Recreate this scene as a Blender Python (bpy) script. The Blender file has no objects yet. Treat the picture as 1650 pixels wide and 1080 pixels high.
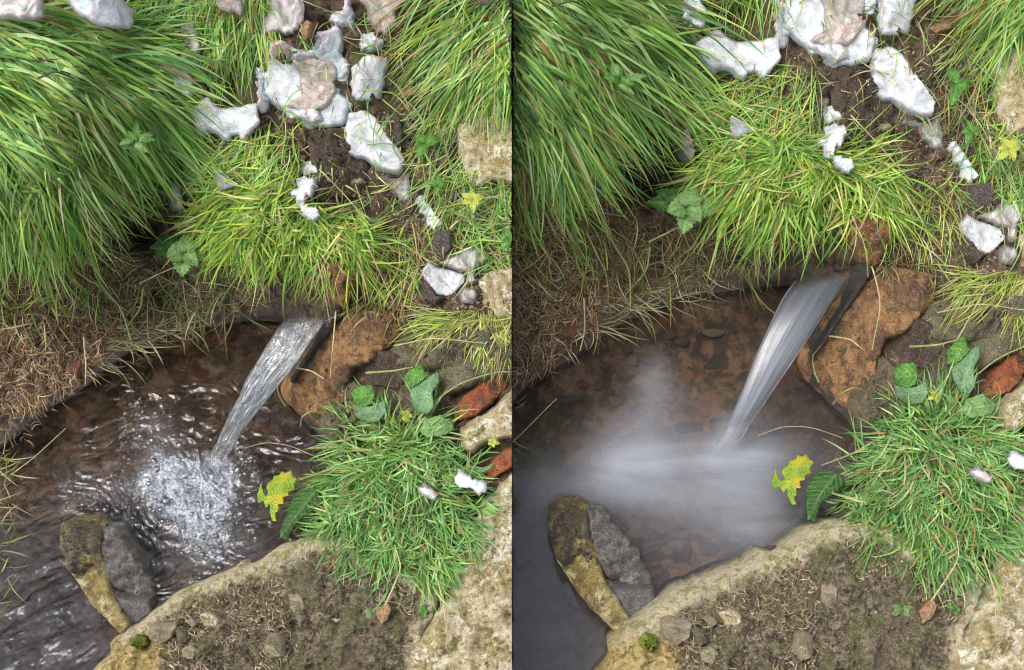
import bpy, bmesh, math, random
import numpy as np
from mathutils import Vector
R = math.radians
rng = np.random.default_rng(7)
random.seed(7)
sc = bpy.context.scene
COL = sc.collection

# ------------------------------------------------------------------ camera
PITCH = R(50); DIST = 1.9; FPX = 825 / math.tan(R(19))
CAM = np.array([0.0, -DIST * math.cos(PITCH), DIST * math.sin(PITCH)])
cd = bpy.data.cameras.new('camera'); cam = bpy.data.objects.new('camera', cd); COL.objects.link(cam)
cam.location = CAM; cam.rotation_euler = (R(90) - PITCH, 0, 0)
cd.sensor_width = 36; cd.lens = FPX * 36 / 1650; cd.clip_start = 0.05; cd.clip_end = 500
sc.camera = cam
# ------------------------------------------------------------------ light
SUN_EL, SUN_AZ = 60, -125          # azimuth measured from +Y towards +X
w = bpy.data.worlds.new('World'); sc.world = w; w.use_nodes = True
nt = w.node_tree; bg = nt.nodes['Background']
sky = nt.nodes.new('ShaderNodeTexSky'); sky.sky_type = 'NISHITA'; sky.sun_disc = False
sky.sun_elevation = R(SUN_EL); sky.sun_rotation = R(SUN_AZ); sky.dust_density = 3.0; sky.air_density = 1.0
hs = nt.nodes.new('ShaderNodeHueSaturation'); hs.inputs['Saturation'].default_value = 0.45
nt.links.new(sky.outputs[0], hs.inputs['Color']); nt.links.new(hs.outputs[0], bg.inputs[0])
bg.inputs[1].default_value = 0.15
sd = bpy.data.lights.new('sun', 'SUN'); so = bpy.data.objects.new('sun', sd); COL.objects.link(so)
sd.energy = 1.5; sd.angle = R(40); sd.color = (1.0, 0.95, 0.87)
_d = Vector((math.sin(R(SUN_AZ)) * math.cos(R(SUN_EL)), math.cos(R(SUN_AZ)) * math.cos(R(SUN_EL)), math.sin(R(SUN_EL))))
so.rotation_euler = _d.to_track_quat('Z', 'Y').to_euler(); so.location = _d * 5
sc.view_settings.view_transform = 'Standard'; sc.view_settings.look = 'None'
sc.view_settings.gamma = 1; sc.view_settings.use_curve_mapping = False
sc.view_settings.exposure = 1.28
sc.render.engine = 'CYCLES'
sc.cycles.filter_width = 1.15; sc.cycles.max_bounces = 8; sc.cycles.caustics_refractive = True; sc.cycles.blur_glossy = 0.5; sc.cycles.transparent_max_bounces = 16

# ------------------------------------------------------------------ noise
def _hash(i, j, k, s):
    h = (i * 374761393 + j * 668265263 + k * 2147483647 + s * 1274126177) & 0xffffffff
    h = ((h ^ (h >> 13)) * 1274126177) & 0xffffffff
    return ((h ^ (h >> 16)) & 0xffff) / 65535.0
def vnoise(P, s=0):
    P = np.asarray(P, float); I = np.floor(P).astype(np.int64); F = P - I; F = F * F * (3 - 2 * F)
    r = 0
    for a in (0, 1):
        for b in (0, 1):
            for c in (0, 1):
                wt = (F[:, 0] if a else 1 - F[:, 0]) * (F[:, 1] if b else 1 - F[:, 1]) * (F[:, 2] if c else 1 - F[:, 2])
                r = r + wt * _hash(I[:, 0] + a, I[:, 1] + b, I[:, 2] + c, s)
    return r * 2 - 1
def fbm(P, freq, octv=4, s=0, gain=0.5):
    P = np.asarray(P, float) * freq; t = 0; a = 1
    for o in range(octv):
        t = t + a * vnoise(P * (2.03 ** o) + 17.3 * o, s + o); a *= gain
    return t
def sstep(a, b, x):
    t = np.clip((x - a) / (b - a), 0, 1); return t * t * (3 - 2 * t)

# ------------------------------------------------------------------ the two banks: traced points of the left one, and where the same points lie on the right one
PAIRS = [((240,225),(1020,125)),((365,200),(1188,97)),((368,298),(1190,210)),((290,325),(1100,245)),((300,410),(1110,335)),
 ((640,280),(1490,190)),((557,178),(1402,75)),((545,232),(1388,135)),((495,305),(1335,225)),((512,352),(1350,275)),
 ((672,322),(1530,235)),((703,365),(1562,290)),((545,450),(1388,385)),((712,450),(1580,375)),((752,475),(1620,410)),
 ((528,515),(1375,440)),((445,530),(1262,475)),((352,715),(1170,700)),((453,630),(1285,590)),((535,715),(1380,680)),((595,640),(1445,610)),
 ((690,610),(1540,570)),((775,640),(1620,600)),((445,795),(1275,770)),((485,825),(1315,800)),
 ((625,945),(1480,935)),((757,773),(1625,743)),((625,975),(1475,970)),((485,970),(1320,960)),((450,1030),(1282,1030)),
 ((275,1010),(1085,1007)),((232,1028),(1040,1028)),((185,1035),(985,1045)),((300,948),(1112,940)),((475,872),(1330,840)),
 ((102,845),(888,818)),((250,970),(1055,955)),((205,1020),(1000,1015)),((200,838),(965,808)),((125,590),(920,530)),
 ((170,440),(970,370)),((125,145),(920,36)),((82,185),(868,72))]
SRC = np.array([p[0] for p in PAIRS], float); DST = np.array([p[1] for p in PAIRS], float)
def tps_fit(X, Y, reg=0.0, kern='tps'):
    X = X / 500.0; n = len(X)
    def K(A, B):
        d2 = ((A[:, None] - B[None]) ** 2).sum(-1)
        return 0.5 * d2 * np.log(d2 + 1e-12) if kern == 'tps' else -np.sqrt(d2 + 1e-9)
    A = np.zeros((n + 3, n + 3)); A[:n, :n] = K(X, X) + reg * np.eye(n)
    Pm = np.c_[np.ones(n), X]; A[:n, n:] = Pm; A[n:, :n] = Pm.T
    W = np.linalg.solve(A, np.r_[Y, np.zeros((3,) + Y.shape[1:])])
    def f(Q):
        Q = np.atleast_2d(Q) / 500.0; out = []
        for i in range(0, len(Q), 40000):
            q = Q[i:i + 40000]; out.append(K(q, X) @ W[:n] + np.c_[np.ones(len(q)), q] @ W[n:])
        return np.concatenate(out)
    return f
_warp = tps_fit(SRC, DST, reg=0.004)
SIDE = 'L'
def WP(q):
    q = np.atleast_2d(np.asarray(q, float))
    return q if SIDE == 'L' else _warp(q)

# heights of the land (metres above the water) at traced points
ZC = np.array([
 (-250,-250,.52),(100,-250,.52),(450,-250,.56),(826,-250,.56),(1100,-250,.56),
 (-250,0,.44),(0,0,.42),(100,60,.43),(200,60,.41),(300,0,.40),(400,0,.42),(500,0,.43),(620,0,.43),(740,0,.45),(840,0,.45),(1100,0,.47),
 (0,150,.39),(120,150,.39),(220,180,.33),(280,200,.29),(350,200,.29),(450,150,.33),(560,150,.34),(640,170,.33),(760,160,.36),(840,160,.37),
 (-250,300,.32),(0,300,.30),(120,300,.29),(200,300,.21),(255,310,.15),(225,370,.06),(250,370,.06),(300,300,.21),(380,290,.24),(480,270,.27),(600,270,.27),(700,270,.28),(820,270,.31),(1100,270,.36),
 (0,400,.20),(100,400,.19),(180,400,.12),(240,400,.07),(300,400,.12),(380,380,.20),(460,380,.22),(560,380,.215),(640,380,.21),(740,380,.22),(830,400,.23),
 (-250,480,.14),(0,480,.11),(100,480,.09),(180,480,.035),(260,480,.01),(360,470,.06),(430,450,.12),(520,450,.165),(600,460,.17),(680,470,.17),(780,480,.18),(860,480,.19),
 (-250,620,.06),(0,580,.05),(100,560,.03),(-60,680,.02),(40,650,.015),(200,540,.01),(300,515,.005),(400,510,.01),(460,515,.05),(530,530,.10),(600,550,.12),(700,570,.135),(820,560,.15),(1100,560,.18),
 (470,620,.03),(530,600,.07),(520,720,.0),(560,700,.03),(640,680,.09),(720,680,.105),(820,680,.11),
 (-250,800,.02),(-60,760,.01),(-60,1000,.01),(530,770,.02),(600,800,.06),(700,800,.08),(820,800,.09),(1100,800,.13),
 (500,880,.045),(600,930,.055),(700,930,.065),(820,930,.08),(300,960,.045),(400,930,.045),(200,1060,.045),(170,1060,.04),(300,1060,.045),(500,1060,.05),(820,1060,.07),
 (200,1300,.04),(500,1300,.05),(1100,1300,.08),(-250,1300,.01)], float)
_zl = tps_fit(ZC[:, :2], ZC[:, 2:3], reg=0.002, kern='lin')
POOL = np.array([(-400,735),(0,722),(30,700),(62,668),(125,632),(165,600),(200,572),(255,543),(300,528),(360,520),(420,512),(462,512),(500,540),(470,600),(470,650),
 (505,690),(540,725),(530,760),(560,800),(520,850),(480,880),(430,895),(380,915),(310,948),(262,975),(225,1005),(195,1040),(165,1075),(130,1130),(90,1400),(-400,1400)], float)
def seg_dist(Q, poly, closed=True):
    A = poly; B = np.roll(poly, -1, 0)
    if not closed: A, B = A[:-1], B[:-1]
    best = np.full(len(Q), 1e18); near = np.zeros((len(Q), 2)); 
    for a, b in zip(A, B):
        ab = b - a; t = np.clip(((Q - a) @ ab) / (ab @ ab + 1e-12), 0, 1); p = a + t[:, None] * ab
        d = ((Q - p) ** 2).sum(1); m = d < best; best[m] = d[m]; near[m] = p[m]
    return np.sqrt(best), near
def inside(Q, poly):
    x, y = Q[:, 0], Q[:, 1]; c = np.zeros(len(Q), bool); n = len(poly); j = n - 1
    for i in range(n):
        xi, yi = poly[i]; xj, yj = poly[j]
        if yi != yj: c ^= ((yi > y) != (yj > y)) & (x < (xj - xi) * (y - yi) / (yj - yi) + xi)
        j = i
    return c
def sdist(Q, poly):
    d, near = seg_dist(Q, poly); return np.where(inside(Q, poly), d, -d), near
U0, U1, V0, V1, ST = -300, 1180, -300, 1340, 4
gu = np.arange(U0, U1 + 1, ST); gv = np.arange(V0, V1 + 1, ST)
GU, GV = np.meshgrid(gu, gv); GQ = np.c_[GU.ravel(), GV.ravel()].astype(float)
GZ = _zl(GQ)[:, 0]
PD, _ = sdist(GQ, POOL)
Q3 = np.c_[GQ / 100.0, np.zeros(len(GQ))]
bedz = -0.020 - 0.045 * sstep(0, 90, PD) + 0.008 * fbm(Q3, 2.5, 4, 5)
landz = np.maximum(GZ, 0.006) + 0.010 * fbm(Q3, 2.2, 5, 9) * sstep(-10, -60, PD) + 0.004 * fbm(Q3, 9, 4, 3) * sstep(5, -12, PD)
GZ = np.where(PD > 14, bedz, landz + (bedz - landz) * sstep(-4, 14, PD))
GZg = GZ.reshape(GU.shape); PDg = PD.reshape(GU.shape)
def look(G, Q):
    x = np.clip((Q[:, 0] - U0) / ST, 0, len(gu) - 1.001); y = np.clip((Q[:, 1] - V0) / ST, 0, len(gv) - 1.001)
    i = x.astype(int); j = y.astype(int); fx = x - i; fy = y - j
    return (G[j, i] * (1 - fx) + G[j, i + 1] * fx) * (1 - fy) + (G[j + 1, i] * (1 - fx) + G[j + 1, i + 1] * fx) * fy
def zt(Q): return look(GZg, np.atleast_2d(np.asarray(Q, float)))
FW = np.array([0, math.cos(PITCH), -math.sin(PITCH)]); UPV = np.array([0, math.sin(PITCH), math.cos(PITCH)])
def at(Q, z):
    """ground point of a traced point at height z"""
    q = WP(Q); d = FW[None] + np.array([[1, 0, 0]]) * ((q[:, :1] - 825) / FPX) + UPV[None] * ((540 - q[:, 1:2]) / FPX)
    return CAM + d * ((np.asarray(z) - CAM[2]) / d[:, 2])[:, None]
def Pt(Q, lift=0.0):
    Q = np.atleast_2d(np.asarray(Q, float)); return at(Q, zt(Q)) + NRM * np.atleast_1d(lift)[:, None]
NRM = np.array([0, -0.6, 0.8])
PX = DIST / FPX

# ------------------------------------------------------------------ mesh helpers
def make_mesh(name, V, F, mat, loc=None, smooth=True, attrs=None):
    V = np.asarray(V, float); loc = np.zeros(3) if loc is None else np.asarray(loc)
    me = bpy.data.meshes.new(name); F = np.asarray(F)
    me.vertices.add(len(V)); me.vertices.foreach_set('co', (V - loc).astype(np.float32).ravel())
    k = F.shape[1]; me.loops.add(F.size); me.loops.foreach_set('vertex_index', F.astype(np.int32).ravel())
    me.polygons.add(len(F)); me.polygons.foreach_set('loop_start', np.arange(0, F.size, k, dtype=np.int32))
    me.polygons.foreach_set('use_smooth', np.full(len(F), smooth))
    me.update(calc_edges=True)
    for an, arr in (attrs or {}).items():
        arr = np.asarray(arr, np.float32)
        if arr.ndim == 2:
            a = me.attributes.new(an, 'FLOAT_COLOR', 'POINT'); a.data.foreach_set('color', np.c_[arr, np.ones(len(arr), np.float32)].astype(np.float32).ravel())
        else:
            a = me.attributes.new(an, 'FLOAT', 'POINT'); a.data.foreach_set('value', arr)
    me.validate()
    if mat: me.materials.append(mat)
    return me
def link(name, me, loc=(0, 0, 0), parent=None, ploc=None):
    o = bpy.data.objects.new(name, me); COL.objects.link(o)
    o.location = np.asarray(loc) - (np.asarray(ploc) if ploc is not None else 0)
    if parent: o.parent = parent
    return o
def tag(o, label=None, cat=None, group=None, kind=None):
    if label: o['label'] = label
    if cat: o['category'] = cat
    if group: o['group'] = group
    if kind: o['kind'] = kind
    return o
def empty(name, loc):
    o = bpy.data.objects.new(name, None); COL.objects.link(o); o.location = loc; o.empty_display_size = .02; return o
def seam_clip(me, loc):
    """cut a mesh where its bank ends"""
    x = np.empty(len(me.vertices) * 3, np.float32); me.vertices.foreach_get('co', x); x = x[0::3] + loc[0]
    s = 1 if SIDE == 'L' else -1; x = x * s
    if x.max() <= 0: return True
    if x.min() >= 0: return False
    bm = bmesh.new(); bm.from_mesh(me)
    r = bmesh.ops.bisect_plane(bm, geom=bm.verts[:] + bm.edges[:] + bm.faces[:], dist=1e-6, plane_co=(-loc[0] - s * .00012, 0, 0), plane_no=(s, 0, 0), clear_outer=True)
    ed = [e for e in r['geom_cut'] if isinstance(e, bmesh.types.BMEdge)]
    ed = [e for e in ed if e.is_valid and e.is_boundary]
    try: bmesh.ops.holes_fill(bm, edges=ed, sides=0)
    except Exception: pass
    bm.to_mesh(me); bm.free(); return len(me.polygons) > 3
def LB(t): return t + (', in the left half' if SIDE == 'L' else ', in the right half')
def GR(t): return t + (' in the left half' if SIDE == 'L' else ' in the right half')

# ------------------------------------------------------------------ materials
class N:
    def __init__(s, name):
        s.m = bpy.data.materials.new(name); s.m.use_nodes = True; s.t = s.m.node_tree; s.t.nodes.clear()
        s.out = s.n('ShaderNodeOutputMaterial'); s.tc = s.n('ShaderNodeTexCoord').outputs['Object']
    def n(s, typ, **kw):
        nd = s.t.nodes.new(typ)
        for k, v in kw.items(): setattr(nd, k, v)
        return nd
    def set(s, nd, key, v):
        i = nd.inputs[key]
        if isinstance(v, bpy.types.NodeSocket): s.t.links.new(v, i)
        elif isinstance(v, (tuple, list)) and len(v) == 3 and i.type == 'RGBA': i.default_value = (*v, 1)
        else: i.default_value = v
    def noise(s, scale, detail=6, rough=.6, dist=0, vec=None):
        nd = s.n('ShaderNodeTexNoise'); s.set(nd, 'Vector', vec or s.tc); s.set(nd, 'Scale', scale); s.set(nd, 'Detail', detail); s.set(nd, 'Roughness', rough); s.set(nd, 'Distortion', dist); return nd.outputs['Fac']
    def voro(s, scale, feat='F1', vec=None):
        nd = s.n('ShaderNodeTexVoronoi', feature=feat); s.set(nd, 'Vector', vec or s.tc); s.set(nd, 'Scale', scale); return nd.outputs['Distance']
    def ramp(s, fac, stops):
        nd = s.n('ShaderNodeValToRGB'); s.set(nd, 'Fac', fac); e = nd.color_ramp.elements
        while len(e) < len(stops): e.new(.5)
        for el, (p, c) in zip(e, stops):
            el.position = p; el.color = (*c, 1) if isinstance(c, tuple) else (c, c, c, 1)
        return nd.outputs['Color']
    def mix(s, fac, a, b, mode='MIX'):
        nd = s.n('ShaderNodeMix', data_type='RGBA', blend_type=mode); s.set(nd, 0, fac)
        for idx, v in ((6, a), (7, b)):
            if isinstance(v, bpy.types.NodeSocket): s.t.links.new(v, nd.inputs[idx])
            else: nd.inputs[idx].default_value = (*v, 1)
        return nd.outputs[2]
    def math(s, op, a, b=0.0, clamp=False):
        nd = s.n('ShaderNodeMath', operation=op, use_clamp=clamp); s.set(nd, 0, a); s.set(nd, 1, b); return nd.outputs[0]
    def attr(s, name, out='Fac'):
        nd = s.n('ShaderNodeAttribute', attribute_name=name); return nd.outputs[out]
    def bump(s, h, strength=.6, dist=.002, normal=None):
        nd = s.n('ShaderNodeBump'); s.set(nd, 'Height', h); s.set(nd, 'Strength', strength); s.set(nd, 'Distance', dist)
        if normal: s.set(nd, 'Normal', normal)
        return nd.outputs[0]
    def pbr(s, base, rough=.8, **kw):
        nd = s.n('ShaderNodeBsdfPrincipled'); s.set(nd, 'Base Color', base); s.set(nd, 'Roughness', rough)
        for k, v in kw.items(): s.set(nd, k.replace('_', ' '), v)
        return nd.outputs[0]
    def mixs(s, fac, a, b):
        nd = s.n('ShaderNodeMixShader'); s.set(nd, 0, fac); s.t.links.new(a, nd.inputs[1]); s.t.links.new(b, nd.inputs[2]); return nd.outputs[0]
    def done(s, sh): s.t.links.new(sh, s.out.inputs['Surface']); return s.m
M = {}
def rockmat(name, stops, accent=None, acc_rng=(.55, .62), acc_scale=30, rough=.75, wet=0, pits=None, scale=60, bump=1.0):
    m = N(name); stops = [(.5 + (p - .5) * .52, c) for p, c in stops]; acc_rng = (.5 + (acc_rng[0] - .5) * .6, .5 + (acc_rng[1] - .5) * .55)
    g = m.noise(scale, 9, .8); big = m.noise(scale * .25, 4, .6, 1.0)
    c = m.ramp(m.math('ADD', m.math('MULTIPLY', g, .6), m.math('MULTIPLY', big, .4)), stops)
    if accent:
        for k, col in enumerate(accent):
            f = m.ramp(m.noise(acc_scale * (1 + .6 * k), 8, .75, .6, None), [(acc_rng[0], 0.0), (acc_rng[1], 1.0)])
            c = m.mix(f, c, col)
    fine = m.noise(900, 4, .7)
    c = m.mix(m.ramp(fine, [(.40, 1.0), (.47, 0.0)]), c, m.mix(1, c, (.3, .26, .23), 'MULTIPLY'))
    c = m.mix(m.ramp(m.noise(700, 3, .6), [(.55, 0.0), (.62, .6)]), c, m.mix(.4, c, (.75, .7, .6)))
    h = m.math('ADD', m.math('MULTIPLY', m.noise(scale * 2.5, 10, .78), 1.0), m.math('MULTIPLY', fine, .25))
    nb = m.bump(h, bump, .009)
    if pits: nb = m.bump(m.voro(pits), .5, .0015, nb)
    return m.done(m.pbr(c, rough, Normal=nb, Specular_IOR_Level=.5 if wet else .3, Coat_Weight=wet * .6, Coat_Roughness=.3))
M['pale'] = rockmat('lichen_sandstone', [(.3, (.24, .18, .09)), (.45, (.52, .42, .22)), (.58, (.72, .62, .4)), (.72, (.82, .78, .62))], [(.4, .3, .1), (.22, .21, .06), (.84, .8, .66)], (.55, .68), 30)
M['rim'] = None
M['orange'] = rockmat('orange_sandstone', [(.3, (.08, .045, .022)), (.45, (.24, .12, .045)), (.6, (.44, .23, .08)), (.75, (.52, .34, .16))], [(.06, .065, .022), (.14, .06, .04)], (.56, .64), 22)
M['brownrock'] = rockmat('brown_stone', [(.3, (.06, .045, .025)), (.5, (.15, .11, .06)), (.7, (.28, .22, .13))], [(.08, .09, .03)], (.55, .65), 30)
M['olive'] = rockmat('olive_stone', [(.3, (.06, .05, .03)), (.5, (.14, .12, .065)), (.7, (.24, .21, .12))], [(.1, .12, .04), (.12, .08, .06)], (.55, .65), 24)
M['purple'] = rockmat('purple_wet_stone', [(.3, (.05, .035, .035)), (.5, (.1, .07, .07)), (.7, (.18, .14, .14))], None, wet=.4, rough=.45)
M['brick'] = rockmat('red_brick', [(.3, (.22, .05, .02)), (.5, (.42, .11, .035)), (.7, (.55, .18, .07))], [(.06, .04, .02), (.12, .1, .03)], (.6, .66), 60, rough=.7)
M['rust'] = rockmat('rusty_wet_stone', [(.3, (.1, .035, .012)), (.5, (.34, .12, .03)), (.7, (.5, .22, .07))], [(.06, .035, .015)], (.56, .64), 40, rough=.4, wet=.5)
M['bark'] = rockmat('dark_bark', [(.3, (.04, .028, .02)), (.5, (.08, .055, .04)), (.7, (.14, .1, .08))], None)
M['clod'] = rockmat('brown_clod', [(.3, (.045, .028, .02)), (.5, (.11, .07, .048)), (.7, (.2, .13, .09))], [(.2, .15, .1)], (.6, .7), 90, bump=1.3)
M['mossrock'] = rockmat('mossy_boulder', [(.3, (.02, .014, .008)), (.5, (.085, .062, .025)), (.68, (.26, .2, .08))], [(.3, .22, .04), (.02, .014, .01)], (.55, .68), 34, rough=.5, wet=.25)
M['goldrock'] = rockmat('golden_algae_stone', [(.3, (.09, .055, .01)), (.48, (.28, .2, .04)), (.66, (.5, .43, .16))], [(.09, .05, .015), (.5, .46, .24)], (.54, .66), 40, rough=.5, wet=.25)
M['greyrock'] = rockmat('grey_wet_stone', [(.3, (.025, .021, .018)), (.5, (.11, .097, .09)), (.7, (.36, .33, .3))], [(.06, .045, .035)], (.58, .66), 40, rough=.5, wet=.3)
M['slaterock'] = rockmat('slate_grey_stone', [(.3, (.05, .045, .045)), (.5, (.1, .09, .09)), (.7, (.16, .145, .15))], None, rough=.6, wet=.2)
M['stone'] = rockmat('grey_buff_stone', [(.3, (.22, .17, .1)), (.5, (.38, .31, .2)), (.7, (.55, .48, .34))], [(.2, .19, .08)], (.58, .68), 50)
M['lip_shadow'] = rockmat('shadow_black_stone', [(.3, (.008, .007, .006)), (.5, (.02, .018, .015)), (.7, (.04, .035, .03))], None, rough=.3, wet=.6)  # near-black colour carries the shadow strip beside the stream
for nm, st in (('peb_brown', [(.3, (.1, .06, .035)), (.6, (.2, .13, .08)), (.8, (.3, .22, .15))]), ('peb_red', [(.3, (.16, .05, .025)), (.6, (.3, .1, .05)), (.8, (.4, .17, .1))]),
               ('peb_grey', [(.3, (.08, .07, .06)), (.6, (.16, .15, .12)), (.8, (.3, .28, .24))]), ('peb_pale', [(.3, (.25, .19, .12)), (.6, (.4, .32, .22)), (.8, (.5, .44, .34))])):
    M[nm] = rockmat(nm, st, None, wet=.2, rough=.5, scale=90)

# ledge: crusted pale rim, ochre corner, trodden mud inside
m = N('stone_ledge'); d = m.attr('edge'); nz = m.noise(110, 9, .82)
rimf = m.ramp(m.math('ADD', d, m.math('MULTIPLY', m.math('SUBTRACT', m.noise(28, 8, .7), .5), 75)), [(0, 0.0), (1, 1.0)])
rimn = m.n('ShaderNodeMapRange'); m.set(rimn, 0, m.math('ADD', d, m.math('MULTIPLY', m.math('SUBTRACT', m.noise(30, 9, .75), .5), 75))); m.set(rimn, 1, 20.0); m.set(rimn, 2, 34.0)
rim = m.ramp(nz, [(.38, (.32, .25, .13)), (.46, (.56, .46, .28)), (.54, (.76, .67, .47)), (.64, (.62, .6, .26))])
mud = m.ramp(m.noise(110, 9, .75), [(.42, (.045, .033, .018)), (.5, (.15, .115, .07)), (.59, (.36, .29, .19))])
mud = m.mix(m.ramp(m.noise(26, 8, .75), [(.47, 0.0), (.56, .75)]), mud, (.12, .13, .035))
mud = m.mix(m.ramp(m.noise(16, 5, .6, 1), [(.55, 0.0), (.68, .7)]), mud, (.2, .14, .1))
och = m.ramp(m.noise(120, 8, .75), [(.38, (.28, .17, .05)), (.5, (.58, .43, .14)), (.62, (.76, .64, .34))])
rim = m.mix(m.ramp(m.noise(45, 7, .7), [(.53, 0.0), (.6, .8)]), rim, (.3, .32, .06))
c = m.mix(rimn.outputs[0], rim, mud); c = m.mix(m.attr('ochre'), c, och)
c = m.mix(m.ramp(m.noise(1000, 3, .7), [(.36, .8), (.46, 0.0)]), c, (.05, .04, .025))
c = m.mix(m.ramp(m.noise(650, 3, .6), [(.55, 0.0), (.62, .6)]), c, m.mix(.45, c, (.75, .7, .58)))
c = m.mix(m.ramp(m.noise(240, 6, .7), [(.4, .7), (.47, 0.0)]), c, m.mix(1, c, (.6, .55, .48), 'MULTIPLY'))
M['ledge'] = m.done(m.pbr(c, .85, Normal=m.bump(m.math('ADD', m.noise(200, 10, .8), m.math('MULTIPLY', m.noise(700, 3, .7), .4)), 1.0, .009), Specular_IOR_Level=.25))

# ground: dark soil with thatch tint, paler pool bed of brown gravel
m = N('soil_ground')
soil = m.ramp(m.noise(70, 9, .8), [(.4, (.02, .013, .008)), (.5, (.075, .048, .03)), (.62, (.18, .12, .08))])
soil = m.mix(m.ramp(m.noise(14, 5, .6), [(.48, 0.0), (.64, .55)]), soil, (.085, .09, .03))
thatch = m.ramp(m.noise(130, 8, .8), [(.38, (.022, .014, .009)), (.5, (.075, .045, .025)), (.63, (.19, .12, .065))])
bed = m.ramp(m.noise(30, 9, .76, .6), [(.36, (.06, .043, .027)), (.45, (.14, .095, .058)), (.52, (.25, .155, .095)), (.58, (.32, .2, .13)), (.66, (.16, .14, .09))])
bed = m.mix(m.ramp(m.noise(60, 5, .6), [(.44, .8), (.52, 0.0)]), bed, (.07, .05, .035))
bed = m.mix(m.ramp(m.noise(17, 4, .5, 1), [(.56, 0.0), (.66, .55)]), bed, (.33, .13, .07))
wetm = m.ramp(m.noise(90, 6, .7), [(.3, (.02, .016, .014)), (.6, (.07, .055, .05)), (.75, (.13, .11, .1))])
bed = m.mix(m.attr('sky_grey'), bed, m.ramp(m.noise(50, 7, .7), [(.4, (.05, .045, .05)), (.6, (.15, .135, .14))]))  # bed greyed in the lower left to paint in the sky's reflection
bed = m.mix(1, bed, (.74, .76, .8), 'MULTIPLY')
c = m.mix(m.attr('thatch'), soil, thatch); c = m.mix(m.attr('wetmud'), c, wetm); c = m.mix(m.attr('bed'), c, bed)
rr = m.math('SUBTRACT', .9, m.math('MULTIPLY', m.attr('wetmud'), .6))
M['ground'] = m.done(m.pbr(c, rr, Normal=m.bump(m.noise(160, 10, .8), 1.0, .006), Specular_IOR_Level=.35))

# grass and leaves
m = N('grass_blade'); col = m.attr('col', 'Color')
c = m.mix(m.noise(60, 3, .6), m.mix(1, col, (.72, .78, .7), 'MULTIPLY'), m.mix(1, col, (1.2, 1.12, 1.1), 'MULTIPLY'))
tl = m.n('ShaderNodeBsdfTranslucent'); m.set(tl, 'Color', m.mix(1, c, (1.15, 1.2, .6), 'MULTIPLY'))
M['grass'] = m.done(m.mixs(.4, m.pbr(c, .5, Specular_IOR_Level=.35), tl.outputs[0]))
m = N('dead_strand'); c = m.attr('col', 'Color'); M['dead'] = m.done(m.pbr(c, .75, Specular_IOR_Level=.3))
def leafmat(name, c1, c2, rough=.38, c3=None, sc_=90, spot=None):
    m = N(name); c = m.ramp(m.noise(sc_, 5, .65, .5), [(.35, c1), (.65, c2)])
    if c3: c = m.mix(m.ramp(m.noise(40, 3, .5), [(.5, 0.0), (.62, 1.0)]), c, c3)
    if spot: c = m.mix(m.ramp(m.noise(260, 4, .6), [(.62, 0.0), (.66, 1.0)]), c, spot)
    c = m.mix(m.math('MULTIPLY', m.attr('rib'), .55), c, m.mix(.5, c, (.4, .5, .2)))
    v = m.voro(330, 'DISTANCE_TO_EDGE'); tl = m.n('ShaderNodeBsdfTranslucent'); m.set(tl, 'Color', m.mix(1, c, (1.2, 1.3, .6), 'MULTIPLY'))
    return m.done(m.mixs(.25, m.pbr(c, rough, Normal=m.bump(m.math('ADD', m.ramp(v, [(0, 0.0), (.18, 1.0)]), m.math('MULTIPLY', m.noise(120, 3, .5), 1.5)), .7, .0012), Specular_IOR_Level=.5), tl.outputs[0]))
M['nettle'] = leafmat('nettle_leaf', (.07, .16, .035), (.17, .3, .1), .6)
M['darkleaf'] = leafmat('dark_glossy_leaf', (.02, .07, .015), (.04, .13, .02), .3)
M['ivy'] = leafmat('bright_green_leaf', (.035, .13, .015), (.09, .24, .03), .35, spot=(.03, .06, .015))
M['paleleaf'] = leafmat('grey_green_leaf', (.08, .17, .08), (.15, .27, .13), .38)
M['yellowleaf'] = leafmat('yellow_green_leaf', (.12, .24, .015), (.34, .4, .02), .45, (.46, .36, .01), 60, spot=(.06, .07, .01))
M['yellowsprig'] = leafmat('yellow_sprig_leaf', (.3, .34, .04), (.45, .46, .08), .5)
M['brownleaf'] = leafmat('brown_dead_leaf', (.14, .06, .03), (.32, .17, .09), .6)
M['moss'] = leafmat('moss', (.07, .1, .01), (.24, .3, .03), .95, sc_=500)
M['stem'] = leafmat('pale_stem', (.2, .22, .08), (.34, .34, .15), .55)
M['straw'] = leafmat('straw_stem', (.36, .28, .14), (.58, .48, .28), .6)

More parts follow.
